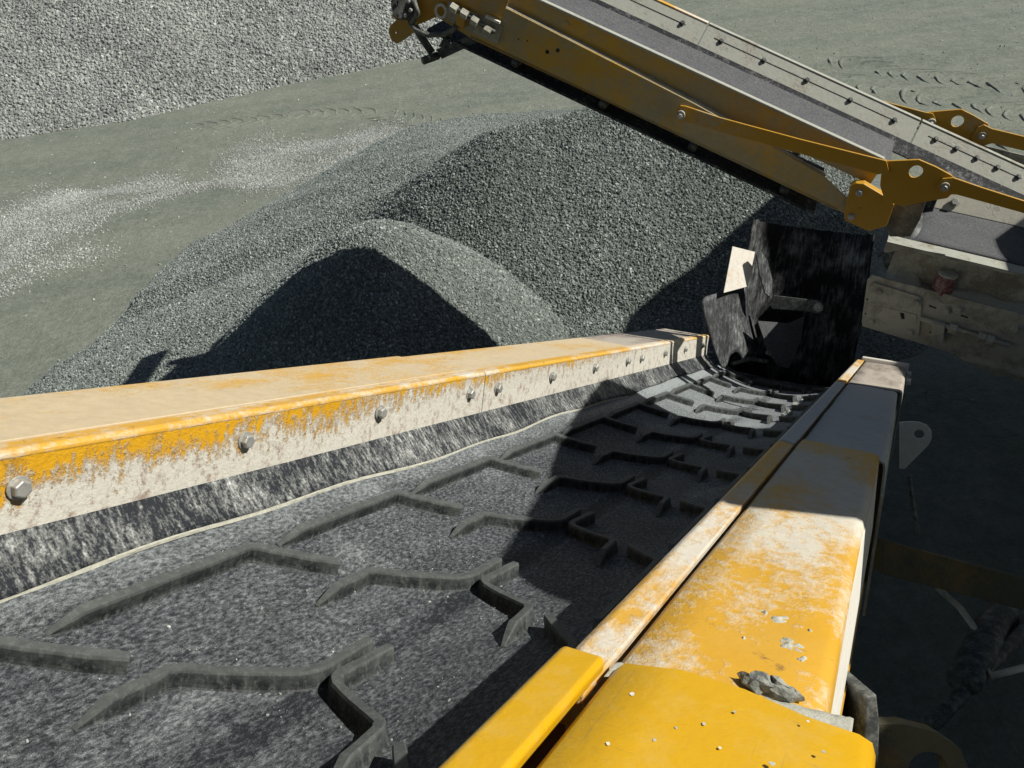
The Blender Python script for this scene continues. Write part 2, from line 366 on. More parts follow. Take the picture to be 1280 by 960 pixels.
def heightfield(name, fn, x0, x1, y0, y1, step, mat, cut=-.06):
    xs = np.arange(x0, x1+step/2, step); ys = np.arange(y0, y1+step/2, step); X, Yg = np.meshgrid(xs, ys); Z = fn(X, Yg)
    n, m = X.shape; V = np.stack([X, Yg, np.maximum(Z, cut-.05)], -1).reshape(-1, 3); keep = Z > cut
    i, j = np.meshgrid(np.arange(n-1), np.arange(m-1), indexing='ij')
    kq = keep[i, j] | keep[i+1, j] | keep[i, j+1] | keep[i+1, j+1]; i, j = i[kq], j[kq]
    Fq = np.stack([i*m+j, i*m+j+1, (i+1)*m+j+1, (i+1)*m+j], -1)
    used = np.unique(Fq); remap = -np.ones(len(V), int); remap[used] = np.arange(len(used)); V = V[used]; Fq = remap[Fq]
    me = bpy.data.meshes.new(name); me.vertices.add(len(V)); me.vertices.foreach_set('co', V.astype(np.float32).ravel())
    me.loops.add(Fq.size); me.loops.foreach_set('vertex_index', Fq.ravel().astype(np.int32)); me.polygons.add(len(Fq))
    me.polygons.foreach_set('loop_start', (np.arange(len(Fq))*4).astype(np.int32)); me.update(); me.validate()
    me.polygons.foreach_set('use_smooth', [True]*len(me.polygons)); me.materials.append(mat)
    o = bpy.data.objects.new(name, me); col.objects.link(o); return o
def in_view(P, margin=60):
    D = P-np.array(CAM); f = D@np.array(Fv); xx = 640+FPX*(D@np.array(Rv))/f; yy = 480-FPX*(D@np.array(Uv))/f
    return (f > .1) & (xx > -margin) & (xx < 1280+margin) & (yy > -margin) & (yy < 960+margin)
def sprinkle(fn, x0, x1, y0, y1, dens, s0, s1, mask=None, zoff=.0, pw=1.6, margin=120):
    n = int((x1-x0)*(y1-y0)*dens); x = rng.uniform(x0, x1, n); y = rng.uniform(y0, y1, n); z = fn(x, y)
    k = z > -.03
    if mask is not None: k &= mask(x, y, z)
    P = np.stack([x, y, z+zoff], -1); k &= in_view(P, margin); P = P[k]
    return P, s0+(s1-s0)*rng.random(len(P))**pw

# ------------------------------------------------------------------ ground
def gz(x, y): return .035*fbm(x, y, .35, 2) + .012*fbm(x, y, 1.6, 5) - .0
xs = np.concatenate([[-250, -120, -60, -34], np.arange(-22, 16.01, .16), [24, 45, 100, 250]])
ys = np.concatenate([[-60, -20, -6], np.arange(0, 26.01, .16), [32, 45, 90, 180, 330]])
Xg, Yg = np.meshgrid(xs, ys); Zg = gz(Xg, Yg)
# wheel ruts along the haul road bending round the far side
def rut(x, y):
    yc = 10.6 + .02*(x-6)**2 - .25*(x-6)
    return sum(-.05*np.exp(-((y-yc-o_)/.22)**2) + .03*np.exp(-((y-yc-o_-.42)/.14)**2) for o_ in (-.2, 1.6)) * (x > 2)
Zg = Zg + rut(Xg, Yg)
g_ = MB().grid([[(Xg[i, j], Yg[i, j], Zg[i, j]) for j in range(len(xs))] for i in range(len(ys))]).build('ground', M['ground'], smooth=True)
tag(g_, 'olive grey quarry floor of packed stone dust', 'ground', kind='structure')

# ------------------------------------------------------------------ gravel piles
def z_coarse(x, y):
    # foot line of the big pale heap across the far side
    d = (y - (15.35+.30*(x+4.6)+.012*(x+4.6)**2 + .10*np.sin(x*1.3) + .12*fbm(x, y, .6, 9)))*.955
    d = np.minimum(d, (2.2-x)*.8 + .25*fbm(y, x, .5, 4))
    return np.minimum(.70*d, 6.5) + .10*fbm(x, y, .5, 6) - .02
FY = np.array([4.5, 6.0, 6.93, 8.65, 11.2, 12.0, 12.6]); FX = np.array([-4.55, -4.2, -3.77, -3.38, -1.81, -1.16, .4])
def z_apron(x, y):
    d = x-np.interp(y, FY, FX)-.10*fbm(x, y, .8, 21)
    h = .30*d*.9
    step = .10*np.clip(d/.10, -1, 1)*np.clip((y-7.0)/.3, 0, 1)*np.clip((9.0-y)/.5, 0, 1)
    cap = 1.02-.20*np.abs(y-7.4)-.05*(x+1)
    return -smax(-(h+np.maximum(step, 0)), -cap, .12) + .03*fbm(x, y, .9, 3) + .02*fbm(x, y, 2.6, 8)
def z_back(x, y):
    px = np.clip(x, .15, 1.75); r = np.sqrt((x-px)**2+(y-6.95-.18*(px-.9))**2+.06)-.245
    return 1.46+.05*(px-.9)-.64*r + .06*fbm(x, y, .9, 3) + .04*fbm(x, y, 2.4, 8)
def z_front(x, y):
    x = np.where(x > -.84, -.84+(x+.84)/.87, x); a = cone(x, y, -.84, 5.24, 1.40, .80, .36, 1.0, .6)
    return a + .03*fbm(x, y, 1.2, 13) + .015*fbm(x, y, 4, 5)
PC = heightfield('gravel_pile', z_coarse, -22, 4, 10, 30, .14, M['pile_coarse'])
tag(PC, 'big heap of pale coarse crushed stone rising beyond the haul road', 'gravel pile')
PB = heightfield('gravel_pile', z_back, -4, 6, 3.8, 11, .06, M['pile_fine'])
tag(PB, 'darkest gravel heap, long crested, standing behind the rounded mound', 'gravel pile')
PL = heightfield('gravel_apron', z_apron, -5, 2.5, 4.2, 12.6, .06, M['pile_fine'])
tag(PL, 'low lighter apron of fine gravel sloping down to the packed quarry floor', 'gravel pile')
PF = heightfield('gravel_mound', z_front, -3.2, 2.2, 2.8, 8, .05, M['pile_fine'])
tag(PF, 'rounded mound of fine grey gravel under the raised stockpile conveyor head', 'gravel mound')
def unhidden(x, y, z):
    """drop stones well below the sight line over the left beam"""
    P = np.stack([x, y, z], -1)-np.array(CAM); f = P@np.array(Fv); px = 640+FPX*(P@np.array(Rv))/f; py = 480-FPX*(P@np.array(Uv))/f
    return py < 570-.107*px
P_, S_ = sprinkle(z_coarse, -20, 3.5, 11, 24, 800, .034, .078, lambda x, y, z: z < 5.5, margin=60)
stones('loose_stone', P_, S_, M['stone_coarse'], PC)
P_, S_ = sprinkle(z_back, -3, 5, 4.0, 10, 4500, .014, .031, lambda x, y, z: (z > z_front(x, y)-.03) & (z > z_apron(x, y)-.03))
stones('loose_stone', P_, S_, M['stone_dark'], PB)
P_, S_ = sprinkle(z_apron, -5, 2, 4.2, 12.6, 4500, .013, .028, lambda x, y, z: (z > z_back(x, y)-.03) & (z > z_front(x, y)-.03) & unhidden(x, y, z))
stones('loose_stone', P_, S_, M['stone_fine'], PL)
P_, S_ = sprinkle(z_front, -3, 2, 3.0, 7.5, 5600, .012, .027, lambda x, y, z: (z > z_back(x, y)-.03) & (z > z_apron(x, y)-.03) & unhidden(x, y, z))
stones('loose_stone', P_, S_, M['stone_fine'], PF)
for fn, par, (x0, x1, y0, y1), nm_ in ((z_apron, PL, (-5, 0, 5, 12.4), 'stone_fine'), (z_back, PB, (-2, 5, 4, 9.5), 'stone_dark'), (z_front, PF, (-3, 1.5, 3, 7.5), 'stone_fine')):
    P_, S_ = sprinkle(fn, x0, x1, y0, y1, 30, .026, .05, lambda x, y, z: rng.random(len(x)) < np.clip(1.1-z*1.1, .06, 1), margin=40)
    stones('rolled_stone', P_, S_, M[nm_], par)
# loose gravel on the quarry floor: pale windrows spilled along the road, and odd stones
def floor_pt(px, py):
    d = ray(px, py); t = -CAM_H/d.z; return CAM+d*t
Pp = []; Sp = []
for line, wd, n in [([(-30,300),(60,255),(120,242),(215,228)], 11, 13000), ([(-30,345),(40,300),(130,262),(300,222)], 9, 8500), ([(285,214),(340,196),(420,178),(500,160)], 13, 13000), ([(300,232),(380,215),(470,180)], 9, 6000), ([(-20,372),(60,330),(130,312)], 8, 1500)]:
    ln = [Vector(q) for q in line]
    for i in range(n):
        t = rng.random()*(len(ln)-1); k = int(t); q = ln[k].lerp(ln[k+1], t-k); e = rng.normal()*wd*(.6+.5*math.sin(t*2.2+n)); 
        p = floor_pt(q.x+rng.normal()*14, q.y+e); Pp.append((p.x, p.y, float(gz(np.array(p.x), np.array(p.y)))+.002)); Sp.append(.010+.019*rng.random()**2)
o = stones('spilled_gravel', np.array(Pp), np.array(Sp), M['stone_pale']); tag(o, 'pale loose gravel spilled in streaks over the olive quarry floor', 'gravel')
n = 9000; x = rng.uniform(-12, 12, n); y = rng.uniform(4, 19, n); P_ = np.stack([x, y, gz(x, y)+rut(x, y)+.002], -1); P_ = P_[in_view(P_, 60)]
o = stones('scattered_pebble', P_, .008+.026*rng.random(len(P_))**4, M['stone_pale']); tag(o, 'odd pebbles strewn across the packed quarry floor', 'pebbles')
# tyre tread prints pressed into the road
tr = MB()
for ln, wd in (([(985,84),(1060,100),(1150,116),(1230,128),(1330,150)], .52), ([(1010,128),(1100,152),(1200,160),(1330,186)], .5), ([(560,160),(470,140),(380,143),(240,160)], .4), ([(1040,70),(1150,92),(1330,112)], .45)):
    ps = [floor_pt(*q) for q in ln]; seg = []
    for i in range(len(ps)-1):
        m_ = max(2, int((ps[i+1]-ps[i]).length/.11)); seg += [(ps[i].lerp(ps[i+1], k/m_), (ps[i+1]-ps[i]).normalized()) for k in range(m_)]
    for i, (p, tg) in enumerate(seg):
        nr = Vector((-tg.y, tg.x, 0)); sgn = 1 if i % 2 else -1; G = []
        if random.random() < .15: continue
        for k in range(7):
            t = k/6; q = p + nr*sgn*wd*.75*t + tg*(.30*t*t) + Vector((random.gauss(0, .008), random.gauss(0, .008), 0))
            z = float(gz(np.array(q.x), np.array(q.y))+rut(np.array(q.x), np.array(q.y))); hgt = .016*min(1, t*4+.1, (1-t)*4+.1)*(.7+.5*random.random())+.001
            G.append([(q.x-tg.x*.022, q.y-tg.y*.022, z-.012), (q.x-tg.x*.008, q.y-tg.y*.012, z+hgt), (q.x+tg.x*.02, q.y+tg.y*.02, z+hgt*.8), (q.x+tg.x*.055, q.y+tg.y*.055, z-.012)])
        tr.grid(G)
o = tr.build('tyre_print', M['ground'], g_, smooth=True); o['kind'] = 'stuff'

# ------------------------------------------------------------------ chevron belt conveyor frame (x across, y along towards the tail, z normal)
d0 = ray(1142, 377).normalized()
Cc = Vector((d0.y, -d0.x, 0)).normalized(); Cn = Cc.cross(d0)
W0, S0, V0 = -.66, 5.3, -.70
CF = Frame(CAM + d0*S0 + Cc*W0 + Cn*V0, Cc, d0, Cn)
def L(s, w_, v): return Vector((w_-W0, s-S0, v-V0))
def pxs(x, y, s): return CF.hit(x, y, 1, s-S0)
def pxw(x, y, w_): return CF.hit(x, y, 0, w_-W0)
def prof(w_): return -.663 + .68*(w_+.66)**2
# ------------------------------------------------------------------ the chevron conveyor
CV = empty('belt_conveyor', CF.mat(), 'dusty yellow conveyor with a black chevron belt running down between two steel side beams', 'conveyor')
TOP = -.37
def lprism(poly, s0, s1):
    """cross-section polygon [(w, v)] swept along the conveyor"""
    return MB().prism([L(s0, a, b) for a, b in poly], (0, s1-s0, 0))
# belt
bw = [-.66+.392*t for t in np.linspace(-1, 1, 41)]
rows = []
ss = np.linspace(-.6, 5.42, 90)
top = [[L(s, a, prof(a)+.0025*math.sin(s*9+a*4)*abs(a+.66)*2) for a in bw] for s in ss]
b = MB(); b.grid(top); b.grid([[p-Vector((0, 0, .014)) for p in r][::-1] for r in top])
b.grid([[r[0], r[0]-Vector((0,0,.014))] for r in top]); b.grid([[r[-1]-Vector((0,0,.014)), r[-1]] for r in top]); b.grid([[p, p-Vector((0,0,.014))] for p in top[0]]); b.grid([[p-Vector((0,0,.014)), p] for p in top[-1]])
belt = b.build('belt', M['belt'], CV, smooth=False)
belt.data.polygons.foreach_set('use_smooth', [True]*len(belt.data.polygons))
# chevron cleats: four pieces to a row
def cleat_mesh(name, line, taper=(True, False), t=.0185, h=.028):
    pts = []; 
    for i in range(len(line)-1):
        a, c_ = Vector(line[i]), Vector(line[i+1]); n = max(2, int((c_-a).length/.022))
        for k in range(n): pts.append(a.lerp(c_, k/n))
    pts.append(Vector(line[-1])); tot = len(pts); m = MB(); V = []; acc = 0; full = sum((pts[i+1]-pts[i]).length for i in range(tot-1))
    for i, p in enumerate(pts):
        if i: acc += (pts[i]-pts[i-1]).length
        tg = (pts[min(i+1, tot-1)]-pts[max(i-1, 0)]).normalized(); nr = Vector((-tg.y, tg.x))
        hh = h
        if taper[0]: hh = min(hh, .002+acc*.6)
        if taper[1]: hh = min(hh, .004+(full-acc)*.9)
        e = 1 if 0 < i < tot-1 else .9
        if taper[0]: e *= min(1, .45+acc*12)
        wn = mnoise.noise_vector(Vector((p.x*18, p.y*18, 3)))*.0008
        for (o_, z) in ((-.78, -.002), (-.60, .002), (-.54, hh*.25), (-.49, hh*.84), (-.36, hh), (.36, hh), (.49, hh*.84), (.54, hh*.25), (.60, .002), (.78, -.002)):
            q = p+nr*(o_*t*e); sl_ = 2*.68*(p.y+.66); nv = Vector((0, -sl_, 1)).normalized()
            base = L(q.x, q.y, prof(q.y)); V.append(base+Vector((nv.y, 0, nv.z))*z + (Vector((wn.x, wn.y, wn.z if z > .01 else 0))+mnoise.noise_vector(base*70)*.0009))
    k = 10; f = [(i*k+j, i*k+j+1, (i+1)*k+j+1, (i+1)*k+j) for i in range(tot-1) for j in range(k-1)]
    f += [tuple(range(k-1, -1, -1)), tuple(range((tot-1)*k, tot*k))]; m.add(V, f)
    me = m.mesh(name); me.materials.append(M['cleat']); me.polygons.foreach_set('use_smooth', [False]*len(me.polygons)); return me
pieces = [cleat_mesh('cleat', [(.66, -.972), (1.03, -.975), (1.045, -.968), (1.157, -.868)]),
          cleat_mesh('cleat', [(1.046, -.820), (1.18, -.819), (1.20, -.808), (1.308, -.694), (1.328, -.680), (1.345, -.676), (1.453, -.674)]),
          cleat_mesh('cleat', [(1.13, -.497), (1.245, -.502), (1.262, -.512), (1.318, -.630), (1.33, -.642), (1.345, -.645), (1.455, -.634)]),
          cleat_mesh('cleat', [(.70, -.352), (1.08, -.350), (1.10, -.358), (1.22, -.452)])]
PITCHC = .4505
for k in range(-3, 10):
    for q, me in enumerate(pieces):
        if k == 9 and q in (1, 2): pass
        o = bpy.data.objects.new('cleat', me); col.objects.link(o); o.parent = belt; o.location = (0, k*PITCHC, 0)
# left side: covers, edge flange, liner plates with bolts, rubber skirt, outer side sheet
def cover(poly_s, w_out, w_in, mat, z=TOP, drop=.05, name='cover_plate', th=.006, bev=.012):
    s0, s1 = poly_s
    p = [(w_out, z-drop), (w_out, z), (w_in, z), (w_in, z-.03), (w_in-.004*(1 if w_in > w_out else -1), z-.03), (w_in-.004*(1 if w_in > w_out else -1), z-th), (w_out+th*(1 if w_in > w_out else -1), z-th), (w_out+th*(1 if w_in > w_out else -1), z-drop)]
    return lprism(p, s0, s1).build(name, mat, CV, bevel=bev if False else .005, seg=3)
cover((-.7, 2.066), -1.392, -1.146, M['cover_dust'], TOP+.004)
cover((2.069, 3.60), -1.392, -1.146, M['cover_dust'], TOP)
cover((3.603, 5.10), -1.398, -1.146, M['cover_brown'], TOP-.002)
lprism([(-1.386, -.42), (-1.386, -.66), (-1.380, -.66), (-1.380, -.42)], -.7, 5.08).build('side_sheet', M['gold_clean'], CV)
LB = [(-.7, 2.11, [-.185, .257, .699, 1.141, 1.582, 2.024]), (2.114, 3.576, [2.199, 2.621, 3.054, 3.475]), (3.580, 5.10, [3.679, 4.09, 4.50, 4.93])]
def liners(side):
    for i, (s0, s1, bs) in enumerate(LB):
        wf = -1.102 if side < 0 else -.224; sg = -side
        z1 = -.004 if i == 0 else -.008
        zb = -.128 if i == 0 else -.122
        m = MB()
        n = 70; cols = []
        for k in range(n+1):
            s = s0+(s1-s0)*k/n
            cols.append([(wf-W0-sg*.010, s-S0, z1), (wf-W0, s-S0, z1), (wf-W0+sg*.001*math.sin(s*7), s-S0, z1+(zb-z1)*.5), (wf-W0+sg*.002, s-S0, zb), (wf-W0-sg*.010, s-S0, zb)])
        m.grid(cols); m.add(cols[0], [tuple(range(5))]); m.add(cols[-1], [tuple(range(5))]); m.grid([[c[4], c[0]] for c in cols])
        lp = m.build('liner_plate', M['liner'], CV); lp.location = (0, 0, TOP-V0)
        for q, s in enumerate(bs):
            hb = MB().hexbolt((wf-W0+sg*.0008, s-S0, -.056), (sg, 0, 0), .0145, .011, rot=.2+q*.37).build('bolt', M['steel'], lp, bevel=.0012)
        fl = lprism([(wf-sg*.042, TOP-.010), (wf-sg*.042, TOP+.002), (wf-sg*.006, TOP+.002), (wf+sg*.001, TOP-.004), (wf+sg*.001, TOP-.012)], s0, s1 if side < 0 else s1)
        if side < 0: fl.build('edge_flange', M['lip'], CV, bevel=.003)
liners(-1)
# rubber skirts below the liners, wavy lower edge
def skirt(side, s0, s1, name='rubber_skirt'):
    sg = -side; wf = -1.102 if side < 0 else -.224; G = []
    for s in np.linspace(s0, s1, 180):
        wv = .005*math.sin(s*4.1)+.003*math.sin(s*11.3+1)
        G.append([L(s, wf-sg*.008+sg*t*(.066+wv), -.485-t*(.070+wv*.8)-.012*t*(1-t)) for t in np.linspace(0, 1, 7)])
    m = MB().grid(G); o = m.build(name, M['skirt'], CV, smooth=True)
    sd = o.modifiers.new('solid', 'SOLIDIFY'); sd.thickness = .006; sd.offset = 0; return o
skirt(-1, -.7, 3.36); skirt(-1, 3.37, 5.08)
G = [];
for s in np.linspace(-.7, 3.36, 900):
    wv = .005*math.sin(s*4.1)+.003*math.sin(s*11.3+1); j = .0016*mnoise.noise(Vector((s*60, 0, 0)))+.001*math.sin(s*173+2)
    fr = .62*max(.06, .5+1.3*mnoise.noise(Vector((s*5, 7, 0)))+.8*mnoise.noise(Vector((s*31, 2, 0)))); wv += 0; j *= fr
    G.append([L(s, -1.110+(.066+wv)+.0012*fr-.001, -.555-wv*.8+.0015*fr), L(s, -1.110+(.066+wv)+.0035*fr+abs(j)-.001, -.558-wv*.8+j), L(s, -1.110+(.066+wv)+.001, -.563-wv*.8)])
tag(MB().grid(G).build('frayed_edge', M['dust'], CV), 'pale crusted frayed lower edge of rubber skirt')
# right side
liners(1); skirt(1, -.7, 5.08)
RL = [(.62, 1.985, M['lip']), (1.995, 3.60, M['cover_grey']), (3.62, 5.02, M['lip'])]
for s0, s1, mt in RL:
    lprism([(-.192, TOP-.012), (-.190, TOP+.002), (-.222, TOP+.004), (-.231, TOP-.002), (-.231, TOP-.016)], s0, s1).build('edge_flange', mt, CV, bevel=.003)
def rcover(s0, s1, w1, mat, z, z2=None, in_=-.183, side=.30, wob=.0, name='cover_plate'):
    n = 36; G = []; z2 = z if z2 is None else z2
    pr = [(in_, -.028), (in_, -.006), (in_+.006, 0)] + [(in_+(w1-in_)*t, 0) for t in (.25, .5, .75)] + [(w1-.014, 0), (w1-.004, -.004), (w1, -.014), (w1+.004, -.07), (w1+.010, -side)]
    for k in range(n+1):
        s = s0+(s1-s0)*k/n; zz = z+(z2-z)*k/n
        G.append([L(s, a+.002*math.sin(s*3)*(i > 5), zz+bb+wob*mnoise.noise(Vector((s*6, a*14, 3)))) for i, (a, bb) in enumerate(pr)])
    m = MB().grid(G); o = m.build(name, mat, CV, smooth=True)
    sd = o.modifiers.new('solid', 'SOLIDIFY'); sd.thickness = .005; sd.offset = 0
    e = o.modifiers.new('edge', 'EDGE_SPLIT'); e.split_angle = R_(50); return o
rc = rcover(.60, 2.075, -.004, M['cover_mid'], TOP, wob=.0015)
rcover(2.05, 3.655, .012, M['cover_grey'], TOP-.010, TOP-.006, wob=.003)
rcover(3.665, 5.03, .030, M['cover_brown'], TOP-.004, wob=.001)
# the outer flank of the near cover is caked white
lprism([(-.0015, TOP-.016), (.004, TOP-.07), (.012, -.52), (.018, -.68), (.012, -.68), (.006, -.52), (-.006, TOP-.07), (-.006, TOP-.016)], .60, 1.98).build('side_sheet', M['white_side'], CV)
lprism([(.022, TOP-.08), (.035, -.74), (.029, -.74), (.015, TOP-.08)], 2.0, 5.0).build('side_sheet', M['grey_dust'], CV)
# bright clean cover lapped over the near end, with its own edge strip
cl = rcover(-.5, .70, .038, M['cover_clean'], TOP+.016, TOP+.011, in_=-.176, side=.12, wob=.0012)
for v in cl.data.vertices:      # its far edge runs askew and is slightly bent
    k = max(0, (v.co.y+S0-.1)/.6); t = (v.co.x+W0+.176)/.214
    v.co.y += k*(-.052*(1-t) + .016 + .010*math.sin(t*5)); v.co.z += k*k*.006*math.sin(t*4+.6)
for i, (px_, py_) in enumerate([(900,935),(918,890),(1030,940),(790,868),(845,910),(818,925),(1010,902),(965,955),(880,905),(760,930)]):
    hp = CF.hit(px_, py_, 2, TOP+.018-V0)
    ch = []
    r_ = .0013+.0020*random.random()**2
    for k in range(9):
        a = 2*math.pi*k/9; ch.append(hp+Vector((math.cos(a)*r_*(.7+.6*random.random()), math.sin(a)*r_*(.8+.8*random.random()), .0002)))
    MB().prism(ch, (0, 0, .0002)).build('paint_chip', M['dust'] if i % 3 else M['white_side'], cl)
lprism([(-.190, TOP+.002), (-.190, TOP+.012), (-.194, TOP+.016), (-.230, TOP+.014), (-.236, TOP+.008), (-.238, TOP-.012), (-.230, TOP-.012)], -.5, .668).build('edge_strip', M['cover_clean'], CV, bevel=.004, seg=3)
lprism([(-.226, TOP-.02), (-.226, -.50), (-.196, -.50), (-.196, TOP-.02)], .52, .60).build('end_bracket', M['rust'], CV)
# crust and lodged stones along the lapped edge
crust = MB(); G = []
for i in range(60):
    t = i/59; px_ = 768+(1066-768)*t; py_ = 834+(905-834)*t
    p = CF.hit(px_, py_, 2, TOP-V0+.002); n1 = mnoise.noise(Vector((t*9, 1, 0))); n2 = mnoise.noise(Vector((t*37, 5, 0))); n3 = mnoise.noise(Vector((t*110, 9, 0)))
    wdt = .009+.008*n1+.003*n2; hh = .004+.0022*n2+.0006*n3
    G.append([p+Vector((0, -.03, hh)), p+Vector((0, -.004, hh)), p+Vector((0, wdt*.5, hh*.7+.0003*n3)), p+Vector((0, wdt, -.0015))])
crust.grid(G)
tag(crust.build('dried_crust', M['dust'], CV, smooth=True), 'pale dried slurry along the lapped cover edge', kind='stuff')
for (px_, py_, a, b_, sd_) in [(950,856,.020,.009,1), (978,866,.017,.008,5)]:
    p = CF.hit(px_, py_, 2, TOP-V0+.006); bm_ = bmesh.new(); bmesh.ops.create_icosphere(bm_, subdivisions=3, radius=1)
    vv = [p+Vector((v.co.x*a, v.co.y*b_*1.4, v.co.z*.011)) + mnoise.noise_vector(v.co*1.7+Vector((sd_, 0, 0)))*.006 for v in bm_.verts]
    ff = [tuple(v.index for v in f.verts) for f in bm_.faces]; bm_.free()
    o = MB().add(vv, ff).build('stone', M['wedged'], None, smooth=False); o.matrix_world = CF.mat()
    tag(o, ['larger flat grey stone wedged under the bright yellow cover', 'smaller grey stone chip beside the wedged flat stone'][sd_ == 5], 'stone')
# cakes of dried slurry on the cover
for (px_, py_, a, b_, sd_) in [(975,776,.015,.022,1), (988,808,.019,.030,2), (955,768,.006,.009,3), (1003,826,.007,.012,4), (1012,790,.005,.007,6), (930,800,.004,.006,7)]:
    p = CF.hit(px_, py_, 2, TOP-V0+.0005); V = [p+Vector((0, 0, .003))]; Fq = []; n = 40; rings = 7
    for r in range(1, rings+1):
        for k in range(n):
            t = 2*math.pi*k/n; q = r/rings; e = .8+.45*mnoise.noise(Vector((math.cos(t)*1.1, math.sin(t)*1.1, sd_*3.7)))+.10*mnoise.noise(Vector((math.cos(t)*4, math.sin(t)*4, sd_)))
            x, y = math.cos(t)*a*q*e, math.sin(t)*b_*q*e
            V.append(p+Vector((x, y, .0045*(1-q**3)*(.75+.9*mnoise.noise(Vector((x*160, y*160, sd_)))) - .0008*q)))
    Fq += [(0, 1+k, 1+(k+1)%n) for k in range(n)]
    for r in range(rings-1): Fq += [(1+r*n+k, 1+(r+1)*n+k, 1+(r+1)*n+(k+1)%n, 1+r*n+(k+1)%n) for k in range(n)]
    MB().add(V, Fq).build('slurry_cake', M['dust'], rc, smooth=True)
# white end cap bars and lug on the right beam
lprism([(-.205, TOP-.004), (-.205, TOP+.022), (.045, TOP+.022), (.045, TOP-.03), (.038, TOP-.03)], 5.035, 5.085).build('end_cap', M['white_side'], CV, bevel=.006)
MB().hexbolt(L(4.55, .042, TOP-.035), (1, 0, .1), .02, .016).build('bolt', M['white_side'], CV)
MB().hexbolt(L(5.0, .042, TOP-.035), (1, 0, .1), .02, .016).build('bolt', M['white_side'], CV)
lug = [pxs(x, y, 2.6) for x, y in [(1124,528),(1140,527),(1150,528),(1159,532),(1164,539),(1165,547),(1161,556),(1131,586),(1124,586)]]
MB().ring_plate(lug, pxs(1149,543,2.6), .0135, (0, .014, 0)).build('lifting_lug', M['white_side'], CV, bevel=.001)
# hidden structure that carries the belt
for s in np.arange(-.3, 5.2, .9):
    MB().tube([L(s, -1.36, -.72), L(s, .0, -.72)], .035, 12).build('idler_roller', M['dark_steel'], CV, smooth=True)
lprism([(-1.38, -.66), (-1.38, -.80), (-1.30, -.80), (-1.30, -.66)], -.7, 5.2).build('frame_rail', M['gold_clean'], CV)
lprism([(-.06, -.66), (-.06, -.80), (.02, -.80), (.02, -.66)], -.7, 5.2).build('frame_rail', M['gold_clean'], CV)
MB().tube([L(5.46, -1.05, -.70), L(5.46, -.27, -.70)], .085, 20).build('tail_pulley', M['dark_steel'], CV, smooth=True)
for i in range(26):   # debris lying along the belt's right shoulder near the tail
    s = 3.9+1.2*random.random()**1; w_ = -.47+.03*random.random(); r_ = .008+.012*random.random()
    if i == 0: dbm = MB()
    p = L(s, w_, prof(w_)+r_*.4); bm_ = bmesh.new(); bmesh.ops.create_icosphere(bm_, subdivisions=1, radius=r_)
    dbm.add([p+v.co+mnoise.noise_vector(v.co*90+Vector((i, 0, 0)))*r_*.6 for v in bm_.verts], [tuple(v.index for v in f.verts) for f in bm_.faces]); bm_.free()
o = dbm.build('spilled_gravel', M['stone_pale']); o.matrix_world = CF.mat(); tag(o, 'few pale stones lying along the belt near the rubber boot', 'gravel', kind='stuff')

gp = []; gsz = []
for i in range(1100):
    s = rng.uniform(.2, 5.1)**1.0; w_ = rng.uniform(-1.02, -.32)
    if i % 3: q = (s-1.10) % PITCHC; s = s-q+abs(rng.normal())*.05 + (.30 if i % 2 else .12); w_ = rng.choice([-.86, -.82, -.74, -.67, -.58, -.5])+rng.normal()*.03
    p = CF.world(L(s, w_, prof(w_)+.001)); gp.append(tuple(p)); gsz.append(.0018+.0042*rng.random()**4)
o = stones('belt_grit', np.array(gp), np.array(gsz), M['stone_pale']); tag(o, 'fine pale grit lying on the black chevron belt', 'grit')

# ------------------------------------------------------------------ rubber boot at the tail of the conveyor
BT = empty('feed_boot', CF.mat(), 'black rubber feed boot with torn side flap at the conveyor tail', 'feed boot')
G = []
for i in range(41):          # wrap-round curtain: from the left edge round the back to the right
    t = i/40; a = math.pi*(.02+.86*t)
    w_ = -.635-.375*math.cos(a)*(1 if t < .5 else 1.02); s = 5.33+.34*math.sin(a)
    vtop = .39 - .02*t + .012*mnoise.noise(Vector((i*.5, 0, 9))); vbot = -.64+.62*(.75*(w_+.66))**2
    G.append([L(s - .05*(k/12.)*math.sin(a) + .028*mnoise.noise(Vector((i*.28, k*.16, 1))), w_+.10*(1-k/12.)*(t-.5)*.6+.016*mnoise.noise(Vector((i*.35, k*.22, 4))), vbot+(vtop-vbot)*k/12.) for k in range(13)])
rs_ = MB().grid(G).build('rubber_curtain', M['curtain'], BT, smooth=True); sd = rs_.modifiers.new('solid', 'SOLIDIFY'); sd.thickness = .010
# torn flap on the left, fork cut at its foot
def sheet(pts_px, s, depth_fn, name, mat, par, th=.011):
    P3 = [pxs(x, y, s+depth_fn(x, y)) for x, y in pts_px]; m = MB(); m.add(P3, [tuple(range(len(P3)))])
    o = m.build(name, mat, par); sd = o.modifiers.new('solid', 'SOLIDIFY'); sd.thickness = th; return o
fl = []
rowsF = [[(874,373),(886,369),(900,366),(915,358),(926,354),(938,352)], [(880,398),(891,394),(904,391),(918,386),(928,383),(934,380)], [(888,425),(898,422),(908,420),(921,414),(932,408),(940,404)], [(896,448),(902,446),(909,444),(924,436),(937,428),(945,422)], [(902,462),(905,459),(908,458),(926,455),(938,442),(949,436)]]
G = [[pxs(x, y, 5.06 + .27*j/5 + .03*i/4 + .05*max(0, j-3)) for j, (x, y) in enumerate(r)] for i, r in enumerate(rowsF)]
m = MB().grid(G); m.f = [f for k, f in enumerate(m.f) if k not in (17, 18-0)] if False else m.f
m.f = [f for f in m.f if f != (3*6+2, 3*6+3, 4*6+3, 4*6+2)]
o = m.build('side_flap', M['flap'], BT, smooth=True, subd=2); sd = o.modifiers.new('solid', 'SOLIDIFY'); sd.thickness = .009
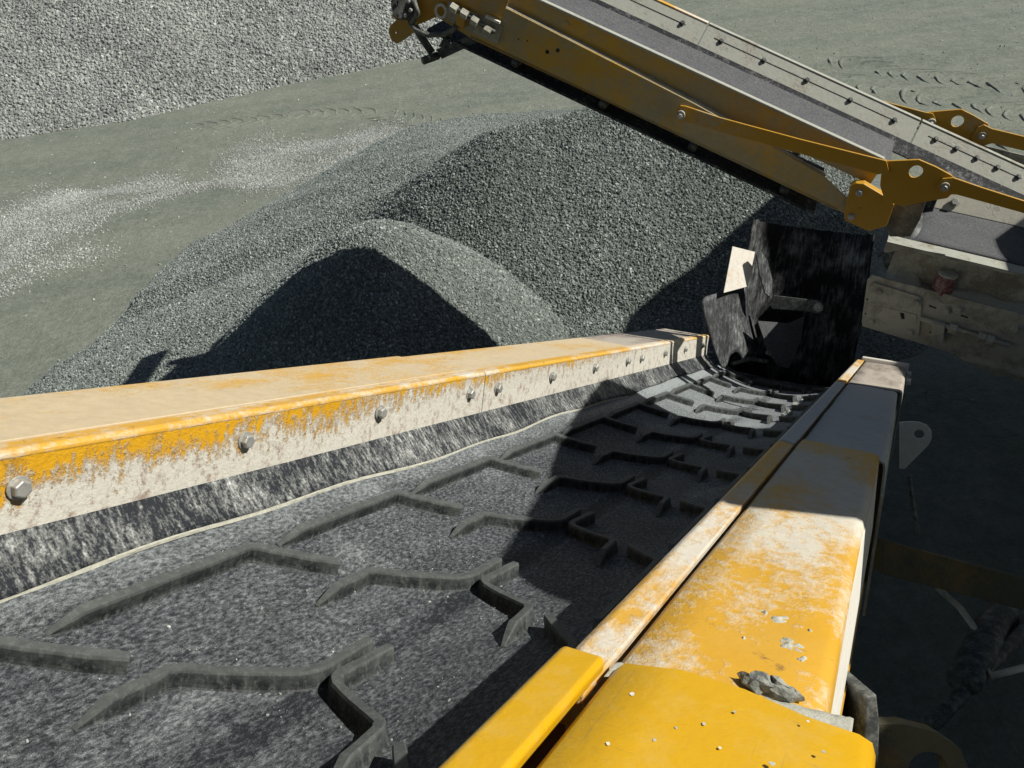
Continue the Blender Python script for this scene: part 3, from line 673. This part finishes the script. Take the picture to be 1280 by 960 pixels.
sheet([(915,308),(943,315),(934,358),(904,366)], 5.14, lambda x, y: (x-905)*.0048, 'backing_plate', M['white_plate'], BT, .006)
sheet([(944,317),(949,314),(958,326),(964,350),(962,372),(955,366),(949,345)], 5.24, lambda x, y: (x-944)*.0055, 'torn_strip', M['flap'], BT)
# clamp bar with bolt
bar = [pxs(x, y, 5.40) for x, y in [(962,378),(968,369),(1010,374),(1022,375),(1030,380),(1030,388),(1022,392),(1008,389),(966,386)]]
cb = MB().prism(bar, (0, -.03, 0)).build('clamp_bar', M['dark_steel'], BT, bevel=.004)
MB().hexbolt(pxs(1023, 384, 5.37), (0, -1, .1), .022, .02).build('bolt', M['steel'], cb)
# lit lower side sheet
sheet([(946,401),(985,404),(1004,396),(1000,425),(985,460),(972,458),(958,436)], 5.30, lambda x, y: (x-950)*.0042, 'inner_sheet', M['belt_dusty'], BT)
for (x0, y0, x1, y1) in [(915,455,960,452),(958,440,975,458)]:
    MB().tube([pxs(x0, y0, 5.2), pxs((x0+x1)/2, (y0+y1)/2-5, 5.22), pxs(x1, y1, 5.26)], .012, 8).build('torn_strip', M['flap'], BT, smooth=True)
# ------------------------------------------------------------------ raised stockpile conveyor (x towards its head, y to the far side, z normal to its belt)
UZ = 3.8; UK = UZ/3.75
a_ = (-Rv + .46*Uv + .15*Fv).normalized(); by = Vector((a_.y, -a_.x, 0)).normalized(); nz = a_.cross(by)
if nz.z < 0: nz = -nz
a_ = (a_ + .061*nz).normalized(); nz = a_.cross(by); nz = nz if nz.z > 0 else -nz
UF = Frame(CAM + ray(880, 95)*UZ, a_, by, nz)
def ub(x, y, bv=0.): return UF.hit(x, y, 1, bv)
UC = empty('stockpile_conveyor', UF.mat(), 'raised gold folding conveyor sloping up over the gravel mound', 'conveyor')
X0, X1 = -1.0*UK, 1.22*UK
def uprism(poly, x0, x1): return MB().prism([(x0, p, q) for p, q in poly], (x1-x0, 0, 0))
# near side: upper skirt panel, ledge, lower channel panel
ZC0, ZC1 = -.115, -.125
uprism([(0, 0), (0, -.13), (.008, -.13), (.008, 0)], X0+.08, 1.34).build('skirt_panel', M['gold'], UC)
uprism([(-.006, .004), (-.006, -.008), (.026, -.008), (.026, .004)], X0+.09, 1.33).build('skirt_rim', M['rail_dust'], UC, bevel=.003)
lowp = [ub(592,50,-.045), ub(880,184,-.045), ub(1049,262,-.045)]
zl = [p.z for p in lowp]
side = [(p[0]*UK, p[1], p[2]*UK) for p in [(1.38, -.045, -.085), (1.30, -.045, -.075), (-.02, -.045, -.118), (-.35, -.045, -.14), (-.72, -.045, -.17), (-.86, -.045, -.215)]] + [(ub(1066,246,-.045).x, -.045, ub(1066,246,-.045).z), (ub(1062,270,-.045).x, -.045, ub(1062,270,-.045).z), (ub(880,184,-.045).x, -.045, zl[1]), (ub(592,50,-.045).x, -.045, zl[0]), (1.38*UK, -.045, zl[0]+.03)]
sp = MB().prism(side, (0, .009, 0)).build('side_panel', M['gold'], UC, bevel=.003)
MB().prism([(p[0], p[1]+.0095, p[2]-.004) for p in side[1:5]]+[(p[0], -.001, p[2]-.004) for p in side[4:0:-1]], (0, 0, .006)).build('ledge', M['grey_dust'], UC)
uprism([(-.045, zl[1]-.002), (-.045, zl[1]+.008), (.02, zl[1]+.008), (.02, zl[1]-.002)], -.86, 1.16).build('bottom_flange', M['gold'], UC)
for (x, y, r_) in [(684,65,.010), (697,63,.010), (648,49,.004), (659,51,.004)]:
    h_ = ub(x, y, -.0465); MB().tube([h_, h_+Vector((0, .004, 0))], r_, 14).build('hole', M['rubber_dark'], sp)
# worn band and patch on the panel
# belts
G = []
for x in np.linspace(-1.0, 1.40, 40): G.append([(x, .03+.50*t, -.055-.035*math.sin(math.pi*t)) for t in np.linspace(0, 1, 9)])
cbt = MB().grid(G).build('carrying_belt', M['belt_dusty'], UC, smooth=True); sd = cbt.modifiers.new('solid', 'SOLIDIFY'); sd.thickness = .012
MB().box(-.78, 1.40, -.035, .56, zl[1]-.075, zl[1]-.062).build('return_belt', M['rubber_dark'], UC)
for x in (-.6, -.1, .4, .9): MB().tube([(x, -.02, zl[1]-.036), (x, .57, zl[1]-.036)], .024, 12).build('return_roller', M['dark_steel'], UC, smooth=True)
uprism([(.56, -.10), (.56, zl[1]), (.568, zl[1]), (.568, -.10)], -.9, 1.30).build('side_panel', M['gold'], UC)
# far side: dusty rubber-faced skirt boards in three lengths, slotted with clamp bolts
def far_x(px_, py_): return UF.hit(px_, py_, 1, .60).x
xa, xb, xc = far_x(882, 38), far_x(1142, 165), -1.72*UK
for i, (x0, x1, mt) in enumerate([(xa+.004, 1.45, M['rail_dust']), (xb+.004, xa-.002, M['rail_dust']), (xc, xb-.004, M['rail_dust'])]):
    o = uprism([(.500, -.040), (.592, .050), (.600, .050), (.508, -.040)], x0, x1).build('skirt_board', mt, UC, bevel=.003)
    uprism([(.592, .046), (.592, .058), (.625, .058), (.625, .046)], x0, x1).build('board_cap', M['lip'] if i == 0 else M['rail_dust'], UC, bevel=.002)
    n = 5 if i != 0 else 4
    xs_ = np.linspace(x0+.12, x1-.10, n)
    MB().prism([(x0+.1, .5525, .0140), (x0+.1, .5550, .0165), (x1-.06, .5550, .0165), (x1-.06, .5525, .0140)], (0, .004, -.0035)).build('slot', M['rubber_dark'], o)
    for x in xs_: MB().hexbolt((x, .5535, .0155), (0, -.70, .71), .011, .010).build('bolt', M['dark_steel'], o)
uprism([(.440, -.088), (.502, -.036), (.508, -.044), (.446, -.096)], -1.72*UK, 1.4).build('gap_shade_strip', M['rubber_dark'], UC)  # black strip painting the shaded gap under the skirt boards
# head end: yellow cheek, drum motor, hose, scraper arms, belt tensioner
ck = MB().prism([ub(x, y, -.05) for x, y in [(497,-8),(560,-30),(640,-10),(625,28),(575,36),(548,20),(530,28),(508,36),(490,20)]], (0, .010, 0)).build('head_cheek', M['gold_clean'], UC, bevel=.002)
MB().tube([ub(506,6,-.10), ub(506,6,.66)], .068, 28).build('head_pulley', M['rubber_dark'], UC, smooth=True)
mt_ = MB().tube([ub(505,8,-.13), ub(505,8,-.055)], [.060, .066], 24).build('drive_motor', M['dark_steel'], UC)
for k in range(6):
    a = k*math.pi/3; p = ub(505, 8, -.131)+Vector((math.cos(a)*.042, 0, math.sin(a)*.042)); MB().hexbolt(p, (0, -1, 0), .010, .012, False).build('bolt', M['steel'], mt_)
MB().ring_plate([ub(x, y, -.07) for x, y in [(486,40),(487,33),(494,26),(508,22),(518,40),(505,50),(496,55),(489,50)]], ub(494,41,-.07), .008, (0, .012, 0)).build('pivot_lug', M['gold_clean'], UC, bevel=.002)
MB().tube([ub(515,28,-.03), ub(528,48,-.03), ub(540,66,-.02)], .020, 12).build('scraper_arm', M['dark_steel'], UC, smooth=True)
MB().tube([ub(529,76,-.10), ub(546,70,-.02), ub(546,70,.60)], .020, 14).build('scraper_shaft', M['dark_steel'], UC, smooth=True)
MB().prism([ub(x, y, -.02) for x, y in [(545,62),(592,42),(600,52),(552,74)]], (0, .012, 0)).build('scraper_bracket', M['dark_steel'], UC, bevel=.003)
MB().prism([ub(x, y, -.02) for x, y in [(548,58),(556,44),(566,40),(560,62)]], (0, .012, 0)).build('scraper_bracket', M['dark_steel'], UC, bevel=.003)
MB().tube([ub(512,28,-.10), ub(520,38,-.12), ub(535,44,-.12), ub(555,43,-.10), ub(568,36,-.07), ub(573,26,-.05)], .013, 10).build('hose', M['hose'], UC, smooth=True)
MB().tube([ub(498,-4,-.09), ub(518,2,-.11), ub(522,16,-.12), ub(514,30,-.10)], .015, 10).build('hose', M['hose'], UC, smooth=True)
tp = MB().prism([ub(x, y, -.056) for x, y in [(560,2),(628,33),(622,55),(612,52),(556,24)]], (0, .008, 0)).build('tensioner_plate', M['grey_dust'], UC, bevel=.003)
MB().tube([ub(565,8,-.085), ub(618,40,-.085)], .011, 10).build('tension_rod', M['dark_steel'], UC, smooth=True)
for (x, y) in [(568,10),(581,17),(594,26),(610,38)]:
    MB().tube([ub(x-4, y-2, -.085), ub(x+4, y+3, -.085)], .024, 6).build('nut', M['grey_dust'], UC)
MB().prism([ub(x, y, -.06) for x, y in [(575,14),(585,20),(583,34),(573,28)]], (0, -.04, 0)).build('rod_block', M['gold_clean'], UC, bevel=.003)
# shackle ring at the cheek
ring = [ub(551, 14, -.075)+Vector((math.cos(t)*.028, 0, math.sin(t)*.030)) for t in np.linspace(0, 2*math.pi, 25)]
MB().tube(ring, .007, 8, False).build('shackle', M['white_side'], UC, smooth=True)
MB().box(1.02, 1.10, -.075, -.05, -.163, -.150).build('tag_plate', M['white_side'], UC, bevel=.002)
# folding links, near and far
def link(side_b, shift, near):
    mm = M['gold_clean']; q = lambda x, y: ub(x, y, side_b)
    if near:
        A = [(845,137),(851,131),(858,132),(900,146),(1000,173),(1108,200),(1112,215),(1098,217),(1000,191),(900,164),(862,153),(852,152),(846,146)]
        Pl = [(1103,202),(1149,200),(1170,209),(1190,220),(1196,228),(1193,240),(1184,248),(1160,252),(1128,258),(1106,252),(1100,232)]
        B = [(1178,222),(1192,221),(1230,234),(1290,253),(1290,268),(1240,254),(1196,242),(1178,241),(1172,232)]
        hole, hr, pin, pin2 = (1145,215), .029, (852,142), (1181,231)
    else:
        A = [(1070,118),(1086,121),(1158,140),(1166,141),(1172,152),(1160,158),(1060,128)]
        Pl = [(1158,141),(1166,140),(1202,137),(1218,145),(1235,155),(1238,163),(1226,178),(1218,187),(1190,176),(1160,160)]
        B = [(1222,158),(1230,155),(1240,160),(1290,172),(1290,190),(1240,178),(1220,184),(1214,172)]
        hole, hr, pin, pin2 = (1197,152), .030, (1164,152), (1227,168)
    MB().prism([q(x, y)+Vector((0, -.012, 0)) for x, y in A], (0, .012, 0)).build('link_arm', mm, UC, bevel=.002)
    MB().ring_plate([q(x, y)+Vector((0, .002, 0)) for x, y in Pl], q(*hole)+Vector((0, .002, 0)), hr, (0, .014, 0)).build('hinge_plate', mm, UC, bevel=.0015)
    MB().prism([q(x, y)+Vector((0, -.014, 0)) for x, y in B], (0, .013, 0)).build('link_arm', mm, UC, bevel=.002)
    for (p, r_) in ((pin, .022), (pin2, .020)):
        c_ = q(*p); t_ = MB().tube([c_+Vector((0, -.03, 0)), c_+Vector((0, .03, 0))], r_, 16).build('pivot_pin', M['grey_dust'], UC)
        MB().hexbolt(c_+Vector((0, -.03, 0)), (0, -1, 0), r_*.55, .01, False).build('bolt', M['steel'], t_)
link(-.085, 0, True); link(.72, 0, False)
# bolted foot plate below the hinge, hanging dark rubber beneath
fp = MB().prism([ub(x, y, -.07) for x, y in [(1063,233),(1070,229),(1080,230),(1112,249),(1118,256),(1108,283),(1086,289),(1056,276),(1055,268)]], (0, .05, 0)).build('foot_plate', M['gold_clean'], UC, bevel=.003)
for x, y in [(1074,241),(1064,271)]: MB().hexbolt(ub(x, y, -.0705), (0, -1, 0), .014, .008).build('bolt', M['steel'], fp)
MB().prism([ub(x, y, -.02) for x, y in [(1108,240),(1158,250),(1150,275),(1138,296),(1112,296),(1104,270)]], (0, .04, 0)).build('gusset', M['dirty'], UC, bevel=.003)
MB().prism([ub(x, y, .70) for x, y in [(1210,178),(1300,200),(1300,232),(1235,200)]], (0, .02, 0)).build('dusty_guard', M['grey_dust'], UC, bevel=.003)

# ------------------------------------------------------------------ transfer conveyor feeding the boot (x along to the right, y away, z up)
tx = (Cc*math.cos(R_(9)) - Vector((0, 0, 1))*math.sin(R_(9))).normalized(); ty = Vector((-Cc.y, Cc.x, 0)); ty = ty if ty.y > 0 else -ty
tz = tx.cross(ty); tz = tz if tz.z > 0 else -tz
TF = Frame(CAM + ray(1180, 380)*4.55, tx, ty, tz)
def tb(x, y, v=0.): return TF.hit(x, y, 1, v)
def tzp(x, y, v): return TF.hit(x, y, 2, v)
TC = empty('transfer_conveyor', TF.mat(), 'short dust covered cross conveyor with a red lamp on its side', 'conveyor')
XE = 3.2
side = [tb(x, y) for x, y in [(1084,350),(1090,344),(1280,399),(1280,478),(1240,468),(1185,440),(1078,408),(1077,402)]]
dz = side[2].z; side[2] = Vector((XE, 0, dz)); side[3] = Vector((XE, 0, dz-.32))
spn = MB().prism(side, (0, .012, 0)).build('side_plate', M['grey_dust'], TC, bevel=.003)
zt = tb(1180, 372).z
ztop = tb(1190, 325).z
MB().box(-.36, XE, .012, .10, zt-.010, zt).build('ledge', M['grey_dust'], TC)
MB().box(-.34, XE, .098, .108, zt, ztop-.02).build('web_plate', M['grey_dust'], TC)
MB().prism([(-.40, .02, ztop), (-.40, .02, ztop-.055), (-.38, .02, ztop-.06), (-.30, .02, ztop-.012), (XE, .02, ztop-.012), (XE, .02, ztop)], (0, .014, 0)).build('flange', M['grey_dust'], TC, bevel=.002)
MB().box(-.40, XE, .02, .115, ztop, ztop+.007).build('flange_top', M['rail_dust'], TC, bevel=.002)
G = []
for i, x in enumerate(np.concatenate([[-.42, -.418, -.40, -.37, -.33, -.28, -.22], np.linspace(-.15, XE, 12)])):
    zz = ztop+.015 - (max(0, -.22-x)/.2)**2*.16
    G.append([(x, .12+.50*t, zz-.02*math.sin(math.pi*t)) for t in np.linspace(0, 1, 9)])
bo = MB().grid(G).build('belt', M['belt_dusty'], TC, smooth=True); sd = bo.modifiers.new('solid', 'SOLIDIFY'); sd.thickness = .012
MB().tube([(-.28, .10, ztop-.11), (-.28, .66, ztop-.11)], .11, 24).build('head_pulley', M['dark_steel'], TC, smooth=True)
fs = MB().prism([(-.20, .60, ztop+.015), (-.20, .68, ztop+.115), (-.20, .70, ztop+.115), (-.20, .62, ztop+.015)], (XE+.2, 0, 0)).build('skirt_board', M['grey_dust'], TC, bevel=.003)
for x in (-.10, .33, .76, 1.2): MB().hexbolt((x, .628, ztop+.062), (0, -.78, .62), .022, .02).build('bolt', M['rail_dust'], fs)
MB().box(-.32, -.20, .55, .72, ztop-.10, ztop+.13).build('rubber_guard', M['rubber_dark'], TC, bevel=.01)
MB().box(-.20, XE, .70, .76, ztop+.06, ztop+.135).build('far_beam', M['grey_dust'], TC, bevel=.004)
# tension plate with four bolts, keyway and adjuster
pl = MB().prism([tb(x, y, -.002) for x, y in [(1088,357),(1093,352),(1150,370),(1153,376),(1149,418),(1144,422),(1085,404),(1082,399)]], (0, -.014, 0)).build('tension_plate', M['grey_dust'], TC, bevel=.003)
for x, y in [(1099,364),(1146,378),(1089,401),(1138,415)]: MB().hexbolt(tb(x, y, -.017), (0, -1, 0), .018, .014).build('bolt', M['grey_dust'], pl)
MB().prism([tb(x, y, -.0162) for x, y in [(1113,385),(1146,393),(1146,403),(1113,394)]], (0, -.006, 0)).build('slide_key', M['grey_dust'], pl, bevel=.002)
MB().prism([tb(x, y, -.0162) for x, y in [(1125,390),(1130,391),(1131,398),(1127,398)]], (0, -.008, 0)).build('slot', M['rubber_dark'], pl)
MB().tube([tb(1150,398,-.03), tb(1262,432,-.03)], .013, 12).build('adjuster_rod', M['grey_dust'], TC, smooth=True)
MB().prism([tb(x, y, -.001) for x, y in [(1166,398),(1182,402),(1180,424),(1164,419)]], (0, -.055, 0)).build('adjuster_block', M['grey_dust'], TC, bevel=.004)
for x, y in [(1190,410),(1226,421),(1236,424)]: MB().tube([tb(x-4, y-1, -.03), tb(x+5, y+2, -.03)], .030, 6).build('nut', M['grey_dust'], TC, bevel=.002)
for x, y in [(1182,388),(1197,386),(1268,410)]: MB().hexbolt(tb(x, y, -.001), (0, -1, 0), .022, .018).build('bolt', M['grey_dust'], TC)
for x, y in [(1165,383),(1205,395),(1166,416)]: MB().prism([tb(x-4, y-2, -.001), tb(x+5, y+1, -.001), tb(x+5, y+3, -.001), tb(x-4, y, -.001)], (0, -.002, 0)).build('slot', M['rubber_dark'], TC)
for (x, y) in [(1084,374),(1082,392)]: MB().tube([tb(x, y, -.002), tb(x, y, .0)], .006, 8).build('hole', M['rubber_dark'], TC)
MB().tube([(tb(1200,445).x, .006, tb(1200,445).z), (XE, .006, dz-.30)], .03, 10).build('pipe', M['grey_dust'], TC, smooth=True)
# red lamp
c_ = TF.hit(1178, 360, 1, .055); c_.z = zt
lm = MB().tube([c_, c_+Vector((0, 0, .075)), c_+Vector((0, 0, .115))], [.056, .058, .056], 24).build('lamp', M['red'], TC, bevel=.004)
capm = MB().tube([c_+Vector((0, 0, .1155)), c_+Vector((0, 0, .124)), c_+Vector((0, 0, .130))], [.055, .05, .03], 20).build('dust_cap', M['dust'], lm, smooth=True)
# dust heaps lying on the ledge
def heap(x0, x1, hgt, seed):
    G = []
    for x in np.linspace(x0, x1, 40):
        e = min(1, (x-x0)/.05+.05, (x1-x)/.05+.05); r = []
        for t in np.linspace(0, 1, 8): r.append((x, .004+.092*t, zt + e*hgt*(t**.8)*(.75+.7*mnoise.noise(Vector((x*9, t*2, seed)))) + .002))
        G.append(r)
    return MB().grid(G).build('dust_heap', M['dust'], TC, smooth=True)
heap(-.34, -.14, .05, 1); heap(-.05, XE, .045, 4)

# ------------------------------------------------------------------ crusher body to the right: chassis seen in the shade, unseen prisms added out of frame throw the shade
UPZ = Vector((0, 0, 1))
BF = Frame(CAM + d0*2.6 + Cc*1.2 - UPZ*2.0, Cc, Vector((-Cc.y, Cc.x, 0)) if Cc.x > 0 else Vector((Cc.y, -Cc.x, 0)), UPZ)
CB = empty('crusher_body', BF.mat(), 'dark shaded yellow crusher chassis beside the conveyor', 'crusher')
def wl(p): q = Vector(p)-BF.o; return Vector((q.dot(BF.a[0]), q.dot(BF.a[1]), q.dot(BF.a[2])))
def pxd(x, y, depth): return wl(CAM + ray(x, y)*depth)
# chassis crossbar and rams in the shade
def bar4(pa, pb, th, dep, name, mat, par=CB):
    """flat bar between two edge lines given as photo pixels and depths"""
    m = MB().prism([pxd(*pa[0]), pxd(*pb[0]), pxd(*pb[1]), pxd(*pa[1])], wl(BF.o+Vector(Fv)*dep)); return m.build(name, mat, par, bevel=.004)
bar4(((1104,676,3.0), (1104,718,3.0)), ((1290,726,2.5), (1290,766,2.5)), .1, .08, 'cross_beam', M['shaded_gold'])
MB().tube([pxd(1165,905,2.3), pxd(1290,778,2.7)], .022, 12).build('ram_rod', M['dark_steel'], CB, smooth=True)
MB().tube([pxd(1205,850,2.4), pxd(1240,785,2.7), pxd(1262,760,2.8)], [.05, .055, .05], 14).build('ram_cylinder', M['dark_steel'], CB, smooth=True)
MB().tube([pxd(1172,735,2.9), pxd(1200,760,2.8), pxd(1222,790,2.6), pxd(1224,825,2.5), pxd(1240,845,2.4), pxd(1290,832,2.4)], .011, 10).build('hose', M['grey_dust'], CB, smooth=True)
MB().tube([pxd(1136,595,3.0), pxd(1140,620,3.0), pxd(1148,668,2.95)], .008, 8).build('hose', M['hose'], CB, smooth=True)
MB().ring_plate([pxd(x, y, 1.35) for x, y in [(1085,905),(1130,905),(1170,915),(1200,935),(1215,970),(1210,1010),(1100,1010),(1085,960)]], pxd(1160,965,1.35), .034, wl(BF.o+Vector(Fv)*.03)).build('hinge_lug', M['shaded_gold'], CB, bevel=.002)
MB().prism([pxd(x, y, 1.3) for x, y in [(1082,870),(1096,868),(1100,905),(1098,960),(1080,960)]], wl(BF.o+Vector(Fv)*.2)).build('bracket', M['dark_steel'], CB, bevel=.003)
# unseen prisms added, outlines cut along the sun to cast the belt's shade
def shade_prism(pts, t0, t1, name, mat):
    """outline in conveyor (s, w) on the beam-top plane, lifted along the sun direction"""
    P3 = [wl(CAM + d0*s + Cc*w_ + Cn*TOP + SUN*t0) for s, w_ in pts]
    return MB().prism(P3, wl(BF.o+SUN*(t1-t0))).build(name, mat, CB)
shade_prism([(1.52, .45), (1.44, .0), (1.32, -.214), (1.41, -.35), (1.47, -.435), (2.06, -.606), (2.46, -.777), (3.14, -.99), (3.22, -1.0), (3.48, -.87), (3.54, -.56), (3.68, -.25), (3.75, .03), (3.9, .5)], 2.0, 2.4, 'belt_shade_prism', M['gold'])
shade_prism([(1.5, .35), (3.85, .35), (4.2, .35), (4.45, .02), (5.0, -.02), (5.5, -.35), (7.4, -.35), (7.6, 3.2), (-.2, 3.2), (.2, .75)], 2.45, 5.5, 'unseen_housing', M['gold'])  # unseen crusher body, stretched along the sun to block more sky
shade_prism([(.3, .7), (1.4, .45), (5.2, .5), (5.2, 3.0), (.3, 3.0)], 1.75, 2.0, 'sky_block_slab', M['dark_steel'])  # unseen slab added above the chassis to keep sky light out
# unseen prism added beyond the boot, shaped to cast shade across the dark heap
e1 = Vector((-SUN.y, SUN.x, 0)).normalized(); e2 = SUN.cross(e1); e2 = e2 if e2.z > 0 else -e2
MB().prism([wl(e1*p + e2*q + SUN*4.6) for p, q in [(4.95, .2), (5.19, .18), (5.44, .06), (5.62, -.07), (5.95, -.22), (6.6, -.55), (6.6, -1.6), (4.75, -1.6), (4.75, -.35)]], wl(BF.o+SUN*1.2)).build('heap_shade_prism', M['gold'], CB)
MB().box(-1.02, .9, -3.2, 1.75, -1.56, -.66).build('shade_fill_box', M['shade_black'], CB, bevel=.02)  # near-black box added to darken the area beside the conveyor
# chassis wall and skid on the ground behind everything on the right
MB().box(.55, .7, -2.5, 3.5, -1.55, .9).build('chassis_wall', M['shade_black'], CB, bevel=.01)
MB().box(-.2, 1.0, 2.6, 2.9, -1.58, -.6).build('chassis_panel', M['shade_black'], CB, bevel=.01)

# unseen wall added behind the camera to cut sky light
eh = MB(); eh.box(-2.6, 2.4, -2.4, -1.5, 0, 5.6); o = eh.build('sky_block_wall', M['dark_steel'], None, bevel=.03)
tag(o, 'tall dark wall added behind the camera to block sky light', 'sky blocker')
sb = MB(); sb.box(-4.0, .55, -1.45, 3.3, 4.75, 5.1); sb.box(-4.0, -3.8, -1.45, -1.25, 0, 4.75); sb.box(-4.0, -3.8, 3.1, 3.3, 0, 4.75)  # unseen canopy added overhead to cut sky light on the belt
o = sb.build('sky_block_canopy', M['shade_black'], None, bevel=.02); tag(o, 'dark canopy on corner posts added overhead to block sky light', 'sky-blocking canopy')
